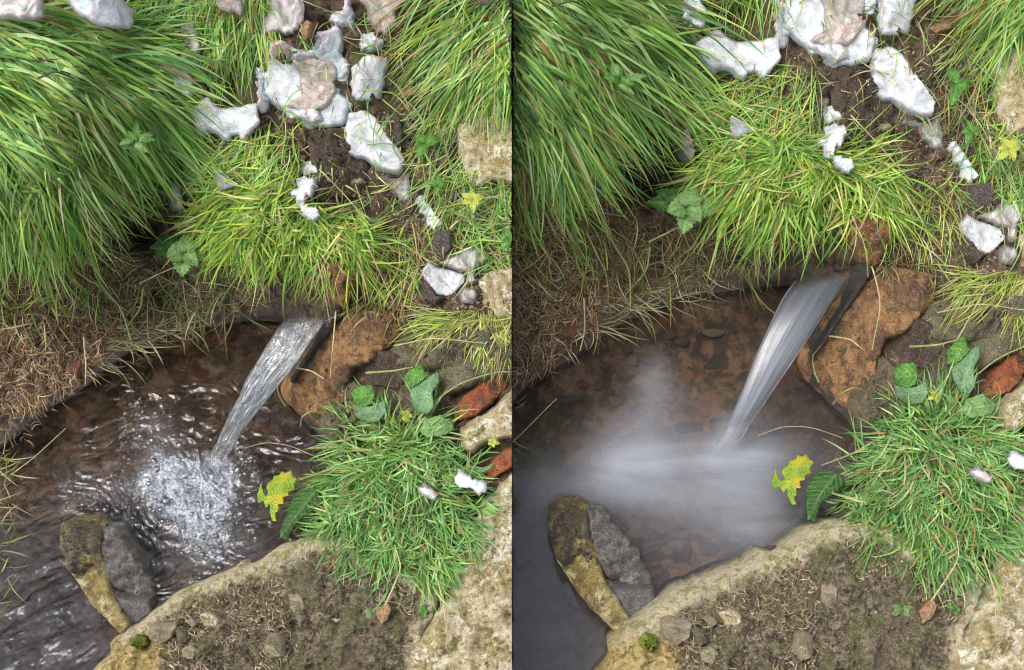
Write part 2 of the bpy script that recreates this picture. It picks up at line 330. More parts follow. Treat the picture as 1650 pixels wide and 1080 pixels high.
# ice
def icemat(name, white, grey, balance, dirt=None, rough=.42, trans=.45, grain=.8):
    m = N(name); n1 = m.noise(38, 5, .62, 1.0); e = m.math('MULTIPLY', m.attr('edge'), .16, True)   # thin melting margins are clearer
    v = m.math('ADD', m.math('MULTIPLY', n1, .72), m.math('MULTIPLY', e, .16))
    f = m.ramp(v, [(balance - .07, 0.0), (balance + .09, 1.0)])
    c = m.mix(f, grey, white)
    c = m.mix(m.ramp(m.noise(170, 4, .6, .5), [(.38, .45), (.5, 0.0)]), c, m.mix(.5, grey, white))
    if dirt:
        c = m.mix(m.ramp(m.noise(33, 8, .8, .5), [(.48, 0.0), (.62, .85)]), c, dirt)
    c = m.mix(m.ramp(m.noise(300, 3, .6), [(.66, 0.0), (.7, .8)]), c, (.16, .12, .09))
    tr = m.math('MULTIPLY', m.math('SUBTRACT', 1.0, f), trans)
    nb = m.bump(m.math('ADD', m.noise(75, 5, .6, .4), m.math('MULTIPLY', m.noise(320, 4, .7), grain)), .6, .003)
    tp = m.n('ShaderNodeBsdfTransparent'); m.set(tp, 'Color', (.85, .88, .9))
    return m.done(m.mixs(m.math('MULTIPLY', tr, 1.1, True), m.pbr(c, rough, Normal=nb, IOR=1.31, Subsurface_Weight=.85, Subsurface_Scale=.012, Specular_IOR_Level=.35, Coat_Weight=.05, Coat_Roughness=.25), tp.outputs[0]))
M['snow'] = icemat('granular_snow_ice', (.5, .515, .53), (.41, .43, .45), .45, trans=.35, grain=1.4)
M['ice'] = icemat('white_ice', (.48, .485, .5), (.38, .395, .41), .46, trans=.28)
M['greyice'] = icemat('grey_clear_ice', (.4, .39, .38), (.24, .225, .205), .5, trans=.5)
M['dirtyice'] = icemat('dirty_ice', (.46, .42, .4), (.34, .295, .26), .5, (.2, .13, .085), .4, .3)
M['pinkice'] = icemat('frosted_plate_ice', (.46, .425, .415), (.37, .335, .32), .49, (.36, .3, .27), .4, .3)

# water
def watermat(name, foam_fine):
    m = N(name); fo = m.attr('foam')
    fr = m.n('ShaderNodeFresnel'); m.set(fr, 'IOR', 1.33)
    if foam_fine:
        tp = m.n('ShaderNodeBsdfRefraction'); m.set(tp, 'Color', (.93, .9, .87)); m.set(tp, 'IOR', 1.33); m.set(tp, 'Roughness', 0.0)
    else:
        tp = m.n('ShaderNodeBsdfTransparent'); m.set(tp, 'Color', (.82, .78, .74))
    gl = m.n('ShaderNodeBsdfGlossy'); m.set(gl, 'Roughness', .16 if foam_fine else .12); m.set(gl, 'Color', (1, 1, 1))
    nb = m.bump(m.noise(150 if foam_fine else 30, 3, .5, .6), .35 if foam_fine else .1, .002)
    m.set(gl, 'Normal', nb); m.set(fr, 'Normal', nb)
    base = m.mixs(m.math('MULTIPLY', fr.outputs[0], 1.9 if foam_fine else 2.2, True), tp.outputs[0], gl.outputs[0])
    if foam_fine:
        g = m.math('ADD', m.math('MULTIPLY', m.noise(170, 6, .75, 1.2), .7), m.math('MULTIPLY', m.math('SUBTRACT', .6, m.voro(330)), .35))
        f = m.math('MULTIPLY', m.math('SUBTRACT', m.math('ADD', g, m.math('MULTIPLY', fo, .5)), .70), 3.0, True)
        f = m.math('ADD', m.math('MULTIPLY', f, m.math('MULTIPLY', fo, 1.6, True)), m.math('MULTIPLY', fo, .18), True)
        fb = m.pbr((.42, .46, .53), .45, Normal=m.bump(m.noise(400, 4, .7), .8, .002))
        return m.done(m.mixs(m.math('MULTIPLY', f, .62), base, fb))
    vec = m.n('ShaderNodeMapping'); m.set(vec, 'Vector', m.tc); vec.inputs['Scale'].default_value = (.35, 1, 1)
    f = m.math('MULTIPLY', fo, m.math('ADD', .1, m.math('MULTIPLY', m.noise(13, 5, .55, .8, vec.outputs[0]), 1.5)), True)
    foam_r = 1; f = m.math('MULTIPLY', f, .8); fb = m.pbr((.25, .265, .3), .5, Specular_IOR_Level=.1)
    return m.done(m.mixs(f, base, fb))
M['water_L'] = watermat('rippled_water', True)
M['water_R'] = watermat('milky_smooth_water', False)
def streammat(name, fine):
    m = N(name); mp = m.n('ShaderNodeMapping')
    uv = m.attr('flow', 'Vector'); m.set(mp, 'Vector', uv); mp.inputs['Scale'].default_value = (26, 3.0, 1) if fine else (9, .35, 1)
    n1 = m.noise(1.0, 6 if fine else 3, .62, .8 if fine else .1, mp.outputs[0])
    f = m.ramp(n1, [(.53, 0.0), (.66, 1.0)] if fine else [(.3, .35), (.7, .95)])
    fade = m.attr('fade')
    fr = m.n('ShaderNodeFresnel'); m.set(fr, 'IOR', 1.33)
    tp = m.n('ShaderNodeBsdfTransparent'); m.set(tp, 'Color', (.6, .62, .64))
    gl = m.n('ShaderNodeBsdfGlossy'); m.set(gl, 'Roughness', .08 if fine else .3); m.set(gl, 'Color', (1, 1, 1))
    nb = m.bump(n1, .9 if fine else .3, .004); m.set(gl, 'Normal', nb); m.set(fr, 'Normal', nb)
    base = m.mixs(m.math('ADD', m.math('MULTIPLY', fr.outputs[0], 1.8 if fine else 1.2, True), .08 if fine else .04, True), tp.outputs[0], gl.outputs[0])
    tp2 = m.n('ShaderNodeBsdfTransparent'); wh = m.pbr((.74, .78, .84) if fine else (.24, .255, .29), .6, Normal=nb, Specular_IOR_Level=.5 if fine else .05)
    k = m.math('MULTIPLY', f, m.math('MULTIPLY', fade, .68 if fine else .5), True)
    return m.done(m.mixs(m.attr('gone'), m.mixs(k, base, wh), tp2.outputs[0]))
M['stream_L'] = streammat('streaky_falling_water', True)
M['stream_R'] = streammat('silky_falling_water', False)
m = N('bubble_film'); lw = m.n('ShaderNodeLayerWeight'); m.set(lw, 'Blend', .45)
tp = m.n('ShaderNodeBsdfTransparent'); gl = m.n('ShaderNodeBsdfGlossy'); m.set(gl, 'Roughness', .3)
M['bubble'] = m.done(m.mixs(m.math('MULTIPLY', m.math('ADD', lw.outputs['Fresnel'], .03), 1.0, True), tp.outputs[0], gl.outputs[0]))

# ------------------------------------------------------------------ patch: a stone, ice block or leaf from its outline, with real thickness
def densify(poly, step, amp, seed, fr=8.0):
    P = np.asarray(poly, float); out = []
    for a, b in zip(P, np.roll(P, -1, 0)):
        n = max(1, int(np.hypot(*(b - a)) / step)); out += [a + (b - a) * k / n for k in range(n)]
    P = np.array(out)
    P = (np.roll(P, 1, 0) + 2 * P + np.roll(P, -1, 0)) / 4
    q = np.c_[P / fr, np.full(len(P), seed * 3.7)]
    return P + amp * np.c_[fbm(q, 1, 3, 11), fbm(q, 1, 3, 23)]
def patch(name, poly, T, mat, step=None, wpx=None, sink=.012, lift=0.0, namp=.12, nfreq=60, planes=0, jag=2.0, tilt=(0, 0), seed=None,
          smooth=True, bend=None, parent=None, extra=None, zfix=None, rim=0.0, fine_=.45, jfr=8.0):
    poly = np.asarray(poly, float); seed = int(abs(poly.sum())) % 997 if seed is None else seed
    size = max(np.ptp(poly[:, 0]), np.ptp(poly[:, 1])); mn = min(np.ptp(poly[:, 0]), np.ptp(poly[:, 1]))
    step = step or float(np.clip(size / 34, 1.1, 5)); pl = densify(poly, step * 1.2, jag, seed, jfr)
    wpx = wpx or max(3.0, mn * .28)
    xs = np.arange(pl[:, 0].min() - step, pl[:, 0].max() + 2 * step, step); ys = np.arange(pl[:, 1].min() - step, pl[:, 1].max() + 2 * step, step)
    X, Y = np.meshgrid(xs, ys); Q = np.c_[X.ravel(), Y.ravel()]; nx, ny = len(xs), len(ys)
    idx = np.arange(nx * ny).reshape(ny, nx)
    F = np.c_[idx[:-1, :-1].ravel(), idx[1:, :-1].ravel(), idx[1:, 1:].ravel(), idx[:-1, 1:].ravel()]
    F = F[inside(Q[F].mean(1), pl)]
    if len(F) == 0: return None
    used, inv = np.unique(F, return_inverse=True); F = inv.reshape(F.shape); Q = Q[used]
    d, near = sdist(Q, pl)
    E = np.concatenate([F[:, [a, (a + 1) % 4]] for a in range(4)]); Es = np.sort(E, 1)
    _, i1, cnt = np.unique(Es, axis=0, return_index=True, return_counts=True); BE = E[i1[cnt == 1]]
    bv = np.zeros(len(Q), bool); bv[BE.ravel()] = True; sn = bv | (d < 0); Q[sn] = near[sn]; d = np.maximum(d, 0); d[sn] = 0
    x = np.minimum(d / wpx, 1); prof = np.sqrt(np.maximum(0, 1 - (1 - x) ** 2))
    c = poly.mean(0); rel = (Q - c) / (size / 2)
    r = np.random.default_rng(seed)
    t = prof.copy()
    for k in range(planes):
        a = r.uniform(0, 2 * math.pi); sl = r.uniform(.35, .9); t = np.minimum(t, .55 + r.uniform(.0, .4) - sl * (rel @ np.array([math.cos(a), math.sin(a)])))
    t = np.maximum(t, prof * .15)
    t = t + tilt[0] * rel[:, 0] * prof + tilt[1] * rel[:, 1] * prof
    q3 = np.c_[Q * PX, np.full(len(Q), seed * .37)]
    t = T * (t + rim) + T * namp * fbm(q3, nfreq, 5, seed, .55) * np.minimum(1, .25 + x)
    t = t + T * namp * fine_ * (1 - 2 * np.abs(fbm(q3, nfreq * 4.5, 3, seed + 5))) * np.minimum(1, .2 + x)
    if bend is not None: t = t + bend(rel, Q)
    z0 = zt(Q) if zfix is None else np.full(len(Q), zfix) if np.isscalar(zfix) else zfix(Q)
    if zfix is None:   # smooth the ground under large blocks so they do not copy its bumps
        zc = np.linalg.lstsq(np.c_[np.ones(len(Q)), rel, rel ** 2, rel[:, :1] * rel[:, 1:]], z0, rcond=None)[0]
        z0 = np.c_[np.ones(len(Q)), rel, rel ** 2, rel[:, :1] * rel[:, 1:]] @ zc
    base = at(Q, z0); top = base + NRM * (t + lift)[:, None]; bot = base + NRM * (lift - sink)
    nv = len(Q); V = np.r_[top, bot]
    FF = np.concatenate([F, F[:, ::-1] + nv, np.c_[BE[:, 1], BE[:, 0], BE[:, 0] + nv, BE[:, 1] + nv]])
    loc = base.mean(0); at_ = {'edge': np.r_[d, d]}
    if extra: at_.update({k: np.r_[f(Q), f(Q)] for k, f in extra.items()})
    me = make_mesh(name, V, FF, M[mat] if isinstance(mat, str) else mat, loc, smooth, at_)
    if not seam_clip(me, loc): bpy.data.meshes.remove(me); return None
    return link(name, me, loc, parent, np.array(parent.location) if parent else None)
def strip_geo(pts, wid, side):
    """pts (n,k,3), wid (n,k), side (n,k,3) -> verts, faces"""
    n, k, _ = pts.shape; V = np.empty((n, k, 2, 3)); V[:, :, 0] = pts - side * wid[..., None] / 2; V[:, :, 1] = pts + side * wid[..., None] / 2
    b = (np.arange(n) * k * 2)[:, None] + (np.arange(k - 1) * 2)[None]; b = b.ravel()
    return V.reshape(-1, 3), np.c_[b, b + 1, b + 3, b + 2]
FINE = .68
GREENS = [(.14, .3, .05), (.08, .2, .04), (.2, .37, .08), (.1, .25, .07), (.25, .4, .09), (.3, .4, .1), (.17, .35, .12), (.34, .48, .22), (.26, .42, .16), (.09, .2, .04)]
GREENS = [(a * 1.22, b * 1.16, c * 1.15) for a, b, c in GREENS]
LIME = [(.34, .45, .06), (.26, .4, .05), (.4, .46, .1), (.18, .33, .05), (.45, .47, .15), (.3, .46, .1)]
BLUE = [(.14, .3, .09), (.19, .38, .13), (.26, .44, .17), (.1, .25, .08), (.3, .46, .18), (.22, .38, .08)]
STRAW = [(.46, .38, .2), (.38, .28, .13), (.54, .48, .29), (.36, .22, .09)]
BROWN = [(.15, .085, .045), (.22, .135, .075), (.09, .055, .035), (.34, .24, .14), (.06, .04, .027)]
def blades(q, ang, L, wpx, h, pal, droop=.5, curl=.5, straw=.06, K=7, gravity=None, hang=.9, pal2=STRAW, roll=.9, tipw=.06, floor=0.002):
    wpx = wpx * FINE; n = len(q); s = np.linspace(0, 1, K)
    a = ang[:, None] + curl * rng.normal(0, 1, n)[:, None] * s[None]
    if gravity is not None:   # swing towards the picture's downward direction as the blade bends over
        da = (math.pi / 2 - a + math.pi) % (2 * math.pi) - math.pi; a = a + da * gravity * s[None] ** 1.3
    ds = L[:, None] / (K - 1); du = np.cumsum(np.cos(a) * ds, 1) - np.cos(a) * ds; dv = np.cumsum(np.sin(a) * ds, 1) - np.sin(a) * ds
    qq = np.stack([q[:, :1] + du, q[:, 1:] + dv], -1).reshape(-1, 2)
    zg = zt(qq).reshape(n, K); z0 = zg[:, :1]
    hh = np.broadcast_to(h, (n,))[:, None] if np.ndim(h) else np.full((n, 1), h)
    z = np.maximum(zg, z0 - hang * L[:, None] * PX * s[None] * 1.1); z = np.maximum(z, floor)
    hr = hh * rng.uniform(.35, 1.25, (n, 1))
    lift = hr * ((1 - (1 - s[None]) ** 2) - droop * s[None] ** 2 * rng.uniform(.5, 1.2, (n, 1)))
    P = at(qq, z.ravel()).reshape(n, K, 3) + NRM * lift[..., None]
    tan = np.gradient(P, axis=1); tan /= np.linalg.norm(tan, axis=2, keepdims=True) + 1e-9
    ro = rng.normal(0, roll, n); tw = rng.normal(0, .5, n)
    vd = np.array([0, -.64, .77]); s1 = np.cross(tan, vd); s1 /= np.linalg.norm(s1, axis=2, keepdims=True) + 1e-9; s2 = np.cross(tan, s1)
    th = ro[:, None] + tw[:, None] * s[None]; th = np.clip(th, -1.25, 1.25)
    side = s1 * np.cos(th)[..., None] + s2 * np.sin(th)[..., None]
    prof = np.interp(s, [0, .15, .5, .8, 1], [.6, .9, 1, .6, tipw]); wd = wpx[:, None] * PX * prof[None]
    V, F = strip_geo(P, wd, side)
    pal = np.array(pal); c = pal[rng.integers(0, len(pal), n)] * rng.uniform(.6, 1.25, (n, 1))
    st = rng.random(n) < straw; p2 = np.array(pal2); c[st] = p2[rng.integers(0, len(p2), st.sum())] * rng.uniform(.6, 1, (st.sum(), 1))
    cc = np.repeat(c[:, None], K, 1); rootc = np.array([.3, .28, .13])
    k_ = np.clip(.28 - s, 0, 1)[None, :, None] * 1.6; cc = cc * (1 - k_) + rootc * k_
    tip = (rng.random(n) < .1)[:, None, None] * np.clip(s - .75, 0, 1)[None, :, None] * 3; cc = cc * (1 - tip) + np.array([.45, .32, .12]) * tip
    C = np.repeat(cc[:, :, None], 2, 2).reshape(-1, 3)
    return V, F, C, K
def keep_side(V, F):
    x = V[:, 0][F]; return (x.max(1) < -.0001) if SIDE == 'L' else (x.min(1) > .0001)
def compact(V, F, C):
    u, inv = np.unique(F, return_inverse=True); return V[u], inv.reshape(F.shape), C[u]
def tuft(name, parts, label, big=24, cat='grass tuft', mat='grass', bladename='grass_blade', massname='grass_blades', group=None):
    """parts: list of blades() results; the broadest blades are parts of their own"""
    allV, allF, allC, o = [], [], [], 0
    for V, F, C, K in parts: allV.append(V); allF.append(F + o); allC.append(C); o += len(V)
    V = np.concatenate(allV); F = np.concatenate(allF); C = np.concatenate(allC); K = parts[0][3]
    nb = len(F) // (K - 1)
    loc = np.array([np.median(V[:, 0]), np.median(V[:, 1]), np.percentile(V[:, 2], 5)])
    k = keep_side(V, F)
    if k.sum() < 10: return None
    root = tag(empty(name, loc), LB(label), cat, group)
    wid = np.linalg.norm(V[F[::K - 1][:, 1]] - V[F[::K - 1][:, 0]], axis=1)
    full = k.reshape(nb, K - 1).all(1); score = wid * full + rng.random(nb) * .0004
    top = set(np.argsort(-score)[:big].tolist()) if big else set()
    isb = np.zeros(nb, bool); isb[list(top)] = True; isb &= full
    for i in np.nonzero(isb)[0]:
        f = F[i * (K - 1):(i + 1) * (K - 1)]; v, f2, c = compact(V, f, C)
        link(bladename, make_mesh(bladename, v, f2, M[mat], loc, True, {'col': c}), loc, root, loc)
    rest = k & ~np.repeat(isb, K - 1); v, f2, c = compact(V, F[rest], C)
    o = link(massname, make_mesh(massname, v, f2, M[mat], loc, True, {'col': c}), loc, root, loc); o['kind'] = 'stuff'
    return root
def scatter(poly, n):
    poly = np.asarray(poly, float); out = np.zeros((0, 2))
    while len(out) < n:
        q = np.c_[rng.uniform(poly[:, 0].min(), poly[:, 0].max(), n * 2), rng.uniform(poly[:, 1].min(), poly[:, 1].max(), n * 2)]
        out = np.r_[out, q[inside(q, poly)]]
    return out[:n]
def clumps(poly, nc, per, spread, angf, aspread):
    c = scatter(poly, nc); n = nc * per; i = np.repeat(np.arange(nc), per)
    ca = angf(c) + rng.normal(0, aspread, nc); sz = rng.uniform(.55, 1.2, nc)
    return c[i] + rng.normal(0, spread, (n, 2)), ca[i] + rng.normal(0, .38, n), sz[i]
def stem(name, pts, wpx, mat, lifts, parent=None, label=None, cat=None, taper=.5, group=None, nseg=14):
    """a round stalk through traced points, each lifted off the ground"""
    pts = np.asarray(pts, float); t = np.linspace(0, 1, len(pts)); tt = np.linspace(0, 1, nseg)
    def cr(a): return np.interp(tt, t, a)
    def sm(a):
        for _ in range(2): a = np.r_[a[:1], (a[:-2] + 2 * a[1:-1] + a[2:]) / 4, a[-1:]]
        return a
    q = np.c_[sm(cr(pts[:, 0])), sm(cr(pts[:, 1]))]; lf = sm(cr(np.array(lifts, float)))
    z = zt(q); z = np.maximum(z, .003); z = sm(sm(z)); P = at(q, z) + NRM * lf[:, None]
    tan = np.gradient(P, axis=0); tan /= np.linalg.norm(tan, axis=1, keepdims=True); a = np.cross(tan, [0, -.6, .8]); a /= np.linalg.norm(a, axis=1, keepdims=True); b = np.cross(tan, a)
    r = wpx * PX / 2 * np.interp(tt, [0, 1], [1, taper]); m_ = 6; V = []
    for k in range(m_):
        th = 2 * math.pi * k / m_; V.append(P + (a * math.cos(th) + b * math.sin(th)) * r[:, None])
    V = np.stack(V, 1).reshape(-1, 3); F = []
    for i in range(nseg - 1):
        for k in range(m_): F.append((i * m_ + k, i * m_ + (k + 1) % m_, (i + 1) * m_ + (k + 1) % m_, (i + 1) * m_ + k))
    loc = P[0].copy(); me = make_mesh(name, V, np.array(F), M[mat], loc, True)
    if not seam_clip(me, loc): bpy.data.meshes.remove(me); return None
    o = link(name, me, loc, parent, np.array(parent.location) if parent else None)
    if label: tag(o, LB(label), cat, group)
    return o
def leaf(name, c, ang, Lp, Wp, mat, lift=.008, serr=0.0, parent=None, fold=.25, arch=.2, nserr=9, tilt=0.0):
    """one leaf from its stalk point c, pointing ang (down = 90 degrees)"""
    ns, nw = 36, 9; s = np.linspace(0, 1, ns); out = np.sin(np.pi * s ** .75) ** .8; out[-1] = .02; out[0] = .1
    out = out * (1 + serr * (((s * nserr) % 1) - .5)); x = np.linspace(-1, 1, nw)
    ca, sa = math.cos(R(ang)), math.sin(R(ang)); S, X = np.meshgrid(s, x, indexing='ij'); Wd = X * out[:, None] * Wp / 2
    q = np.c_[(c[0] + ca * S * Lp - sa * Wd).ravel(), (c[1] + sa * S * Lp + ca * Wd).ravel()]
    z = np.full(len(q), max(float(zt([c])[0]), .004) + lift)
    up = (np.abs(X) * fold * Wp / 2 * PX + np.sin(np.pi * S) * arch * Lp * PX - arch * .8 * S ** 2 * Lp * PX + tilt * S * Lp * PX).ravel() + .0006 * fbm(np.c_[q / 6, q[:, 0]], 1, 2, 4)
    P = at(q, z) + NRM * up[:, None]; idx = np.arange(ns * nw).reshape(ns, nw)
    F = np.c_[idx[:-1, :-1].ravel(), idx[1:, :-1].ravel(), idx[1:, 1:].ravel(), idx[:-1, 1:].ravel()]
    rib = np.maximum(np.abs(X) < .1, (((S * 7 - np.abs(X) * 1.6) % 1) < .16) * .7).astype(float).ravel()
    loc = P[0].copy(); me = make_mesh(name, P, F, M[mat], loc, True, {'rib': rib})
    if not seam_clip(me, loc): bpy.data.meshes.remove(me); return None
    return link(name, me, loc, parent, np.array(parent.location) if parent else None)

# ------------------------------------------------------------------ one bank
def ground():
    q = WP(GQ); P = at(GQ, GZ).reshape(len(gv), len(gu), 3)
    idx = np.arange(len(gu) * len(gv)).reshape(P.shape[:2])
    F = np.c_[idx[:-1, :-1].ravel(), idx[1:, :-1].ravel(), idx[1:, 1:].ravel(), idx[:-1, 1:].ravel()]
    V = P.reshape(-1, 3); qq = GQ
    bed = sstep(-2, 10, PD)
    th = sstep(430, 520, qq[:, 1]) * sstep(260, 120, qq[:, 0]) * sstep(760, 640, qq[:, 1]); th = np.maximum(th, sstep(330, 420, qq[:, 1]) * sstep(210, 60, qq[:, 0]) * sstep(800, 640, qq[:, 1]))
    wm = np.exp(-(((qq[:, 0] - 30) / 60) ** 2 + ((qq[:, 1] - 650) / 45) ** 2)) + sstep(-30, -2, PD) * sstep(12, 0, PD)
    # the field carries on past the picture
    rim = []
    ring = np.r_[idx[0, :], idx[1:, -1], idx[-1, -2::-1], idx[-2:0:-1, 0]]
    c = V.mean(0); far = V[ring].copy(); dd = far[:, :2] - c[:2]; dd /= np.linalg.norm(dd, axis=1, keepdims=True); far[:, :2] += dd * 25
    n0 = len(V); V = np.r_[V, far]; k = len(ring); nx_ = np.roll(np.arange(k), -1)
    F = np.r_[F, np.c_[ring, n0 + np.arange(k), n0 + nx_, ring[nx_]]]
    pad = lambda a: np.r_[a, a[ring]]
    me = make_mesh('ground', V, F, M['ground'], None, True, {'sky_grey': pad(sstep(820, 920, qq[:, 1]) * sstep(260, 120, qq[:, 0]) * .85 + .55 * sstep(330, 480, qq[:, 0]) * sstep(560, 660, qq[:, 1])), 'bed': pad(bed), 'thatch': pad(np.clip(th, 0, 1)), 'wetmud': pad(np.clip(wm, 0, 1))})
    s = 1 if SIDE == 'L' else -1
    bm = bmesh.new(); bm.from_mesh(me)
    r = bmesh.ops.bisect_plane(bm, geom=bm.verts[:] + bm.edges[:] + bm.faces[:], dist=1e-6, plane_co=(-s * .00008, 0, 0), plane_no=(s, 0, 0), clear_outer=True)
    ed = [e for e in r['geom_cut'] if isinstance(e, bmesh.types.BMEdge) and e.is_valid and e.is_boundary]
    ex = bmesh.ops.extrude_edge_only(bm, edges=ed)
    for v in ex['geom']:
        if isinstance(v, bmesh.types.BMVert): v.co.z = -.5
    bm.to_mesh(me); bm.free()
    o = link('ground', me); tag(o, None, None, None, 'structure')
    o['label'] = LB('dark wet soil bank sloping down to the gravel bed of the pool')

def capsule(Q, a, b, r0, r1):
    a = np.array(a, float); b = np.array(b, float); ab = b - a; t = np.clip(((Q - a) @ ab) / (ab @ ab), 0, 1)
    d = np.linalg.norm(Q - (a + t[:, None] * ab), axis=1); r = r0 + (r1 - r0) * t; return np.exp(-(d / r) ** 2)
def water():
    st = 1.7 if SIDE == 'L' else 3.0
    xs = np.arange(-330 if SIDE == 'L' else 0, 575, st); ys = np.arange(495, 1330, st); X, Y = np.meshgrid(xs, ys); Q = np.c_[X.ravel(), Y.ravel()]
    idx = np.arange(len(Q)).reshape(X.shape); F = np.c_[idx[:-1, :-1].ravel(), idx[1:, :-1].ravel(), idx[1:, 1:].ravel(), idx[:-1, 1:].ravel()]
    pd = look(PDg, Q); ok = pd > -26; F = F[ok[F].all(1)]
    u, inv = np.unique(F, return_inverse=True); F = inv.reshape(F.shape); Q = Q[u]; pd = pd[u]
    P = at(Q, np.zeros(len(Q))); imp = np.array([325, 770.]); r = np.linalg.norm((Q - imp) * [1, 1.15], axis=1)
    q3 = np.c_[P[:, :2], np.zeros(len(P))]
    if SIDE == 'L':
        foam = .95 * capsule(Q, (290, 785), (345, 790), 42, 46) + .62 * capsule(Q, (325, 790), (330, 880), 48, 58) + .58 * capsule(Q, (265, 780), (245, 690), 52, 30) + .42 * capsule(Q, (270, 790), (120, 795), 42, 30) + .5 * capsule(Q, (350, 760), (395, 735), 26, 16) + .3 * capsule(Q, (310, 860), (400, 880), 40, 30)
        wet = sstep(360, 40, r); z = .0022 * fbm(q3 + .1 * fbm(q3, 10, 2, 8)[:, None], 55, 4, 31) * (.32 + .8 * wet)
        z += .0024 * (1 - np.abs(fbm(q3, 95, 3, 37))) * np.clip(foam, 0, 1.2)
        z += .0035 * np.sin(r / 6.5 + 2.2 * fbm(q3, 18, 3, 41)) * np.exp(-r / 85)
        ang = np.arctan2(Q[:, 1] - imp[1], Q[:, 0] - imp[0]); z += .004 * fbm(np.c_[np.cos(ang) * 9, np.sin(ang) * 9, r / 40], 1, 3, 43) * np.exp(-r / 70)
        # strokes of the outflow in the lower left
        o = sstep(860, 960, Q[:, 1]) * sstep(230, 120, Q[:, 0]); rot = np.c_[P[:, 0] * .8 + P[:, 1] * .6, (-P[:, 0] * .6 + P[:, 1] * .8) * 3.2, np.zeros(len(P))]
        z += .0028 * fbm(rot, 26, 4, 47) * o
        z += .006 * np.exp(-((Q[:, 0] - 290) / 22) ** 2 - ((Q[:, 1] - 785) / 16) ** 2)
    else:
        foam = .5 * capsule(Q, (225, 785), (385, 772), 60, 54) + .42 * capsule(Q, (250, 765), (256, 640), 50, 24) + .24 * capsule(Q, (240, 790), (80, 808), 40, 30) + .42 * capsule(Q, (370, 760), (380, 850), 60, 56) + .2 * capsule(Q, (300, 840), (400, 860), 46, 52) + .5 * capsule(Q, (350, 745), (352, 705), 22, 14) + .08 * capsule(Q, (60, 830), (40, 1000), 60, 90) + .03
        z = .0009 * fbm(q3, 14, 2, 51) + .0010 * np.sin(r / 20) * np.exp(-r / 150)
    foam = np.clip(foam, 0, 1)
    P[:, 2] += z
    kp = keep_side(P, F); P, F, foam = compact(P, F[kp], foam)
    me = make_mesh('water', P, F, M['water_' + SIDE], None, True, {'foam': foam})
    o = link('pool_water', me); tag(o, kind='structure'); o['label'] = LB('clear rippling foamy pool water over brown gravel' if SIDE == 'L' else 'smooth pool water milky with fine bubbles')
def stream():
    K, Wn = 90, 36
    t = np.linspace(0, 1, K)
    Lx = np.interp(t, [0, .14, .5, .85, 1], [462, 443, 398, 352, 322]); Ly = np.interp(t, [0, .14, .5, .85, 1], [508, 535, 610, 705, 765])
    Rx = np.interp(t, [0, .1, .28, .43, .66, .85, 1], [535, 519, 495, 472, 427, 386, 350]); Ry = np.interp(t, [0, .1, .28, .43, .66, .85, 1], [508, 524, 560, 592, 649, 702, 766])
    zz = .135 * (1 - t ** 1.9) + .002
    P = np.zeros((2, K, Wn, 3)); S = np.linspace(0, 1, Wn)
    for j, s in enumerate(S):
        q = np.c_[Lx + (Rx - Lx) * s, Ly + (Ry - Ly) * s]; b = at(q, zz)
        thick = .020 * math.sin(math.pi * min(max(s, .0), 1)) ** .6
        q3 = np.c_[np.full(K, s * (9 if SIDE == 'L' else 4)), t * (5 if SIDE == 'L' else 1.2), np.zeros(K)]
        n = .0045 * fbm(q3 * 1.6, 1, 4, 61, .6) if SIDE == 'L' else .0025 * fbm(q3, 1, 2, 61)
        env = math.sin(math.pi * s) ** .5 if 0 < s < 1 else 0
        P[0, :, j] = b + NRM * ((thick / 2 + n * env) * (1 - .3 * t))[:, None]; P[1, :, j] = b - NRM * (thick / 2 * (1 - .3 * t))[:, None]
    if SIDE == 'L': P[:, :, :, 0] += .0015 * fbm(np.c_[P[0].reshape(-1, 3)], 60, 3, 3).reshape(K, Wn)[None] * t[None, :, None]
    V = P.reshape(-1, 3); idx = np.arange(K * Wn).reshape(K, Wn); n0 = K * Wn
    F = np.c_[idx[:-1, :-1].ravel(), idx[1:, :-1].ravel(), idx[1:, 1:].ravel(), idx[:-1, 1:].ravel()]
    F = np.r_[F, F[:, ::-1] + n0]
    T, SS = np.meshgrid(t, S, indexing='ij'); fl = np.stack([SS, T * 3, np.zeros_like(T)], -1).reshape(-1, 3)
    edge = np.sin(np.pi * SS) ** .35
    fade = ((.25 + .95 * sstep(0.02, .6, T)) * (sstep(1.0, .86, T) * .75 + .25) * (edge * .6 + .4)).ravel()
    gone = np.maximum(sstep(.74, 1.0, T) * (1.0 if SIDE == 'R' else .8), sstep(.13, .0, T)).ravel()
    me = make_mesh('falling_water', V, F, M['stream_' + SIDE], None, True, {'flow': np.r_[fl, fl], 'fade': np.r_[fade, fade], 'gone': np.r_[gone, gone]})
    o = link('water_spout', me)
    tag(o, LB('glittering streaky sheet of water pouring from the dark outlet' if SIDE == 'L' else 'silky smooth sheet of water pouring from the dark outlet'), 'water stream')
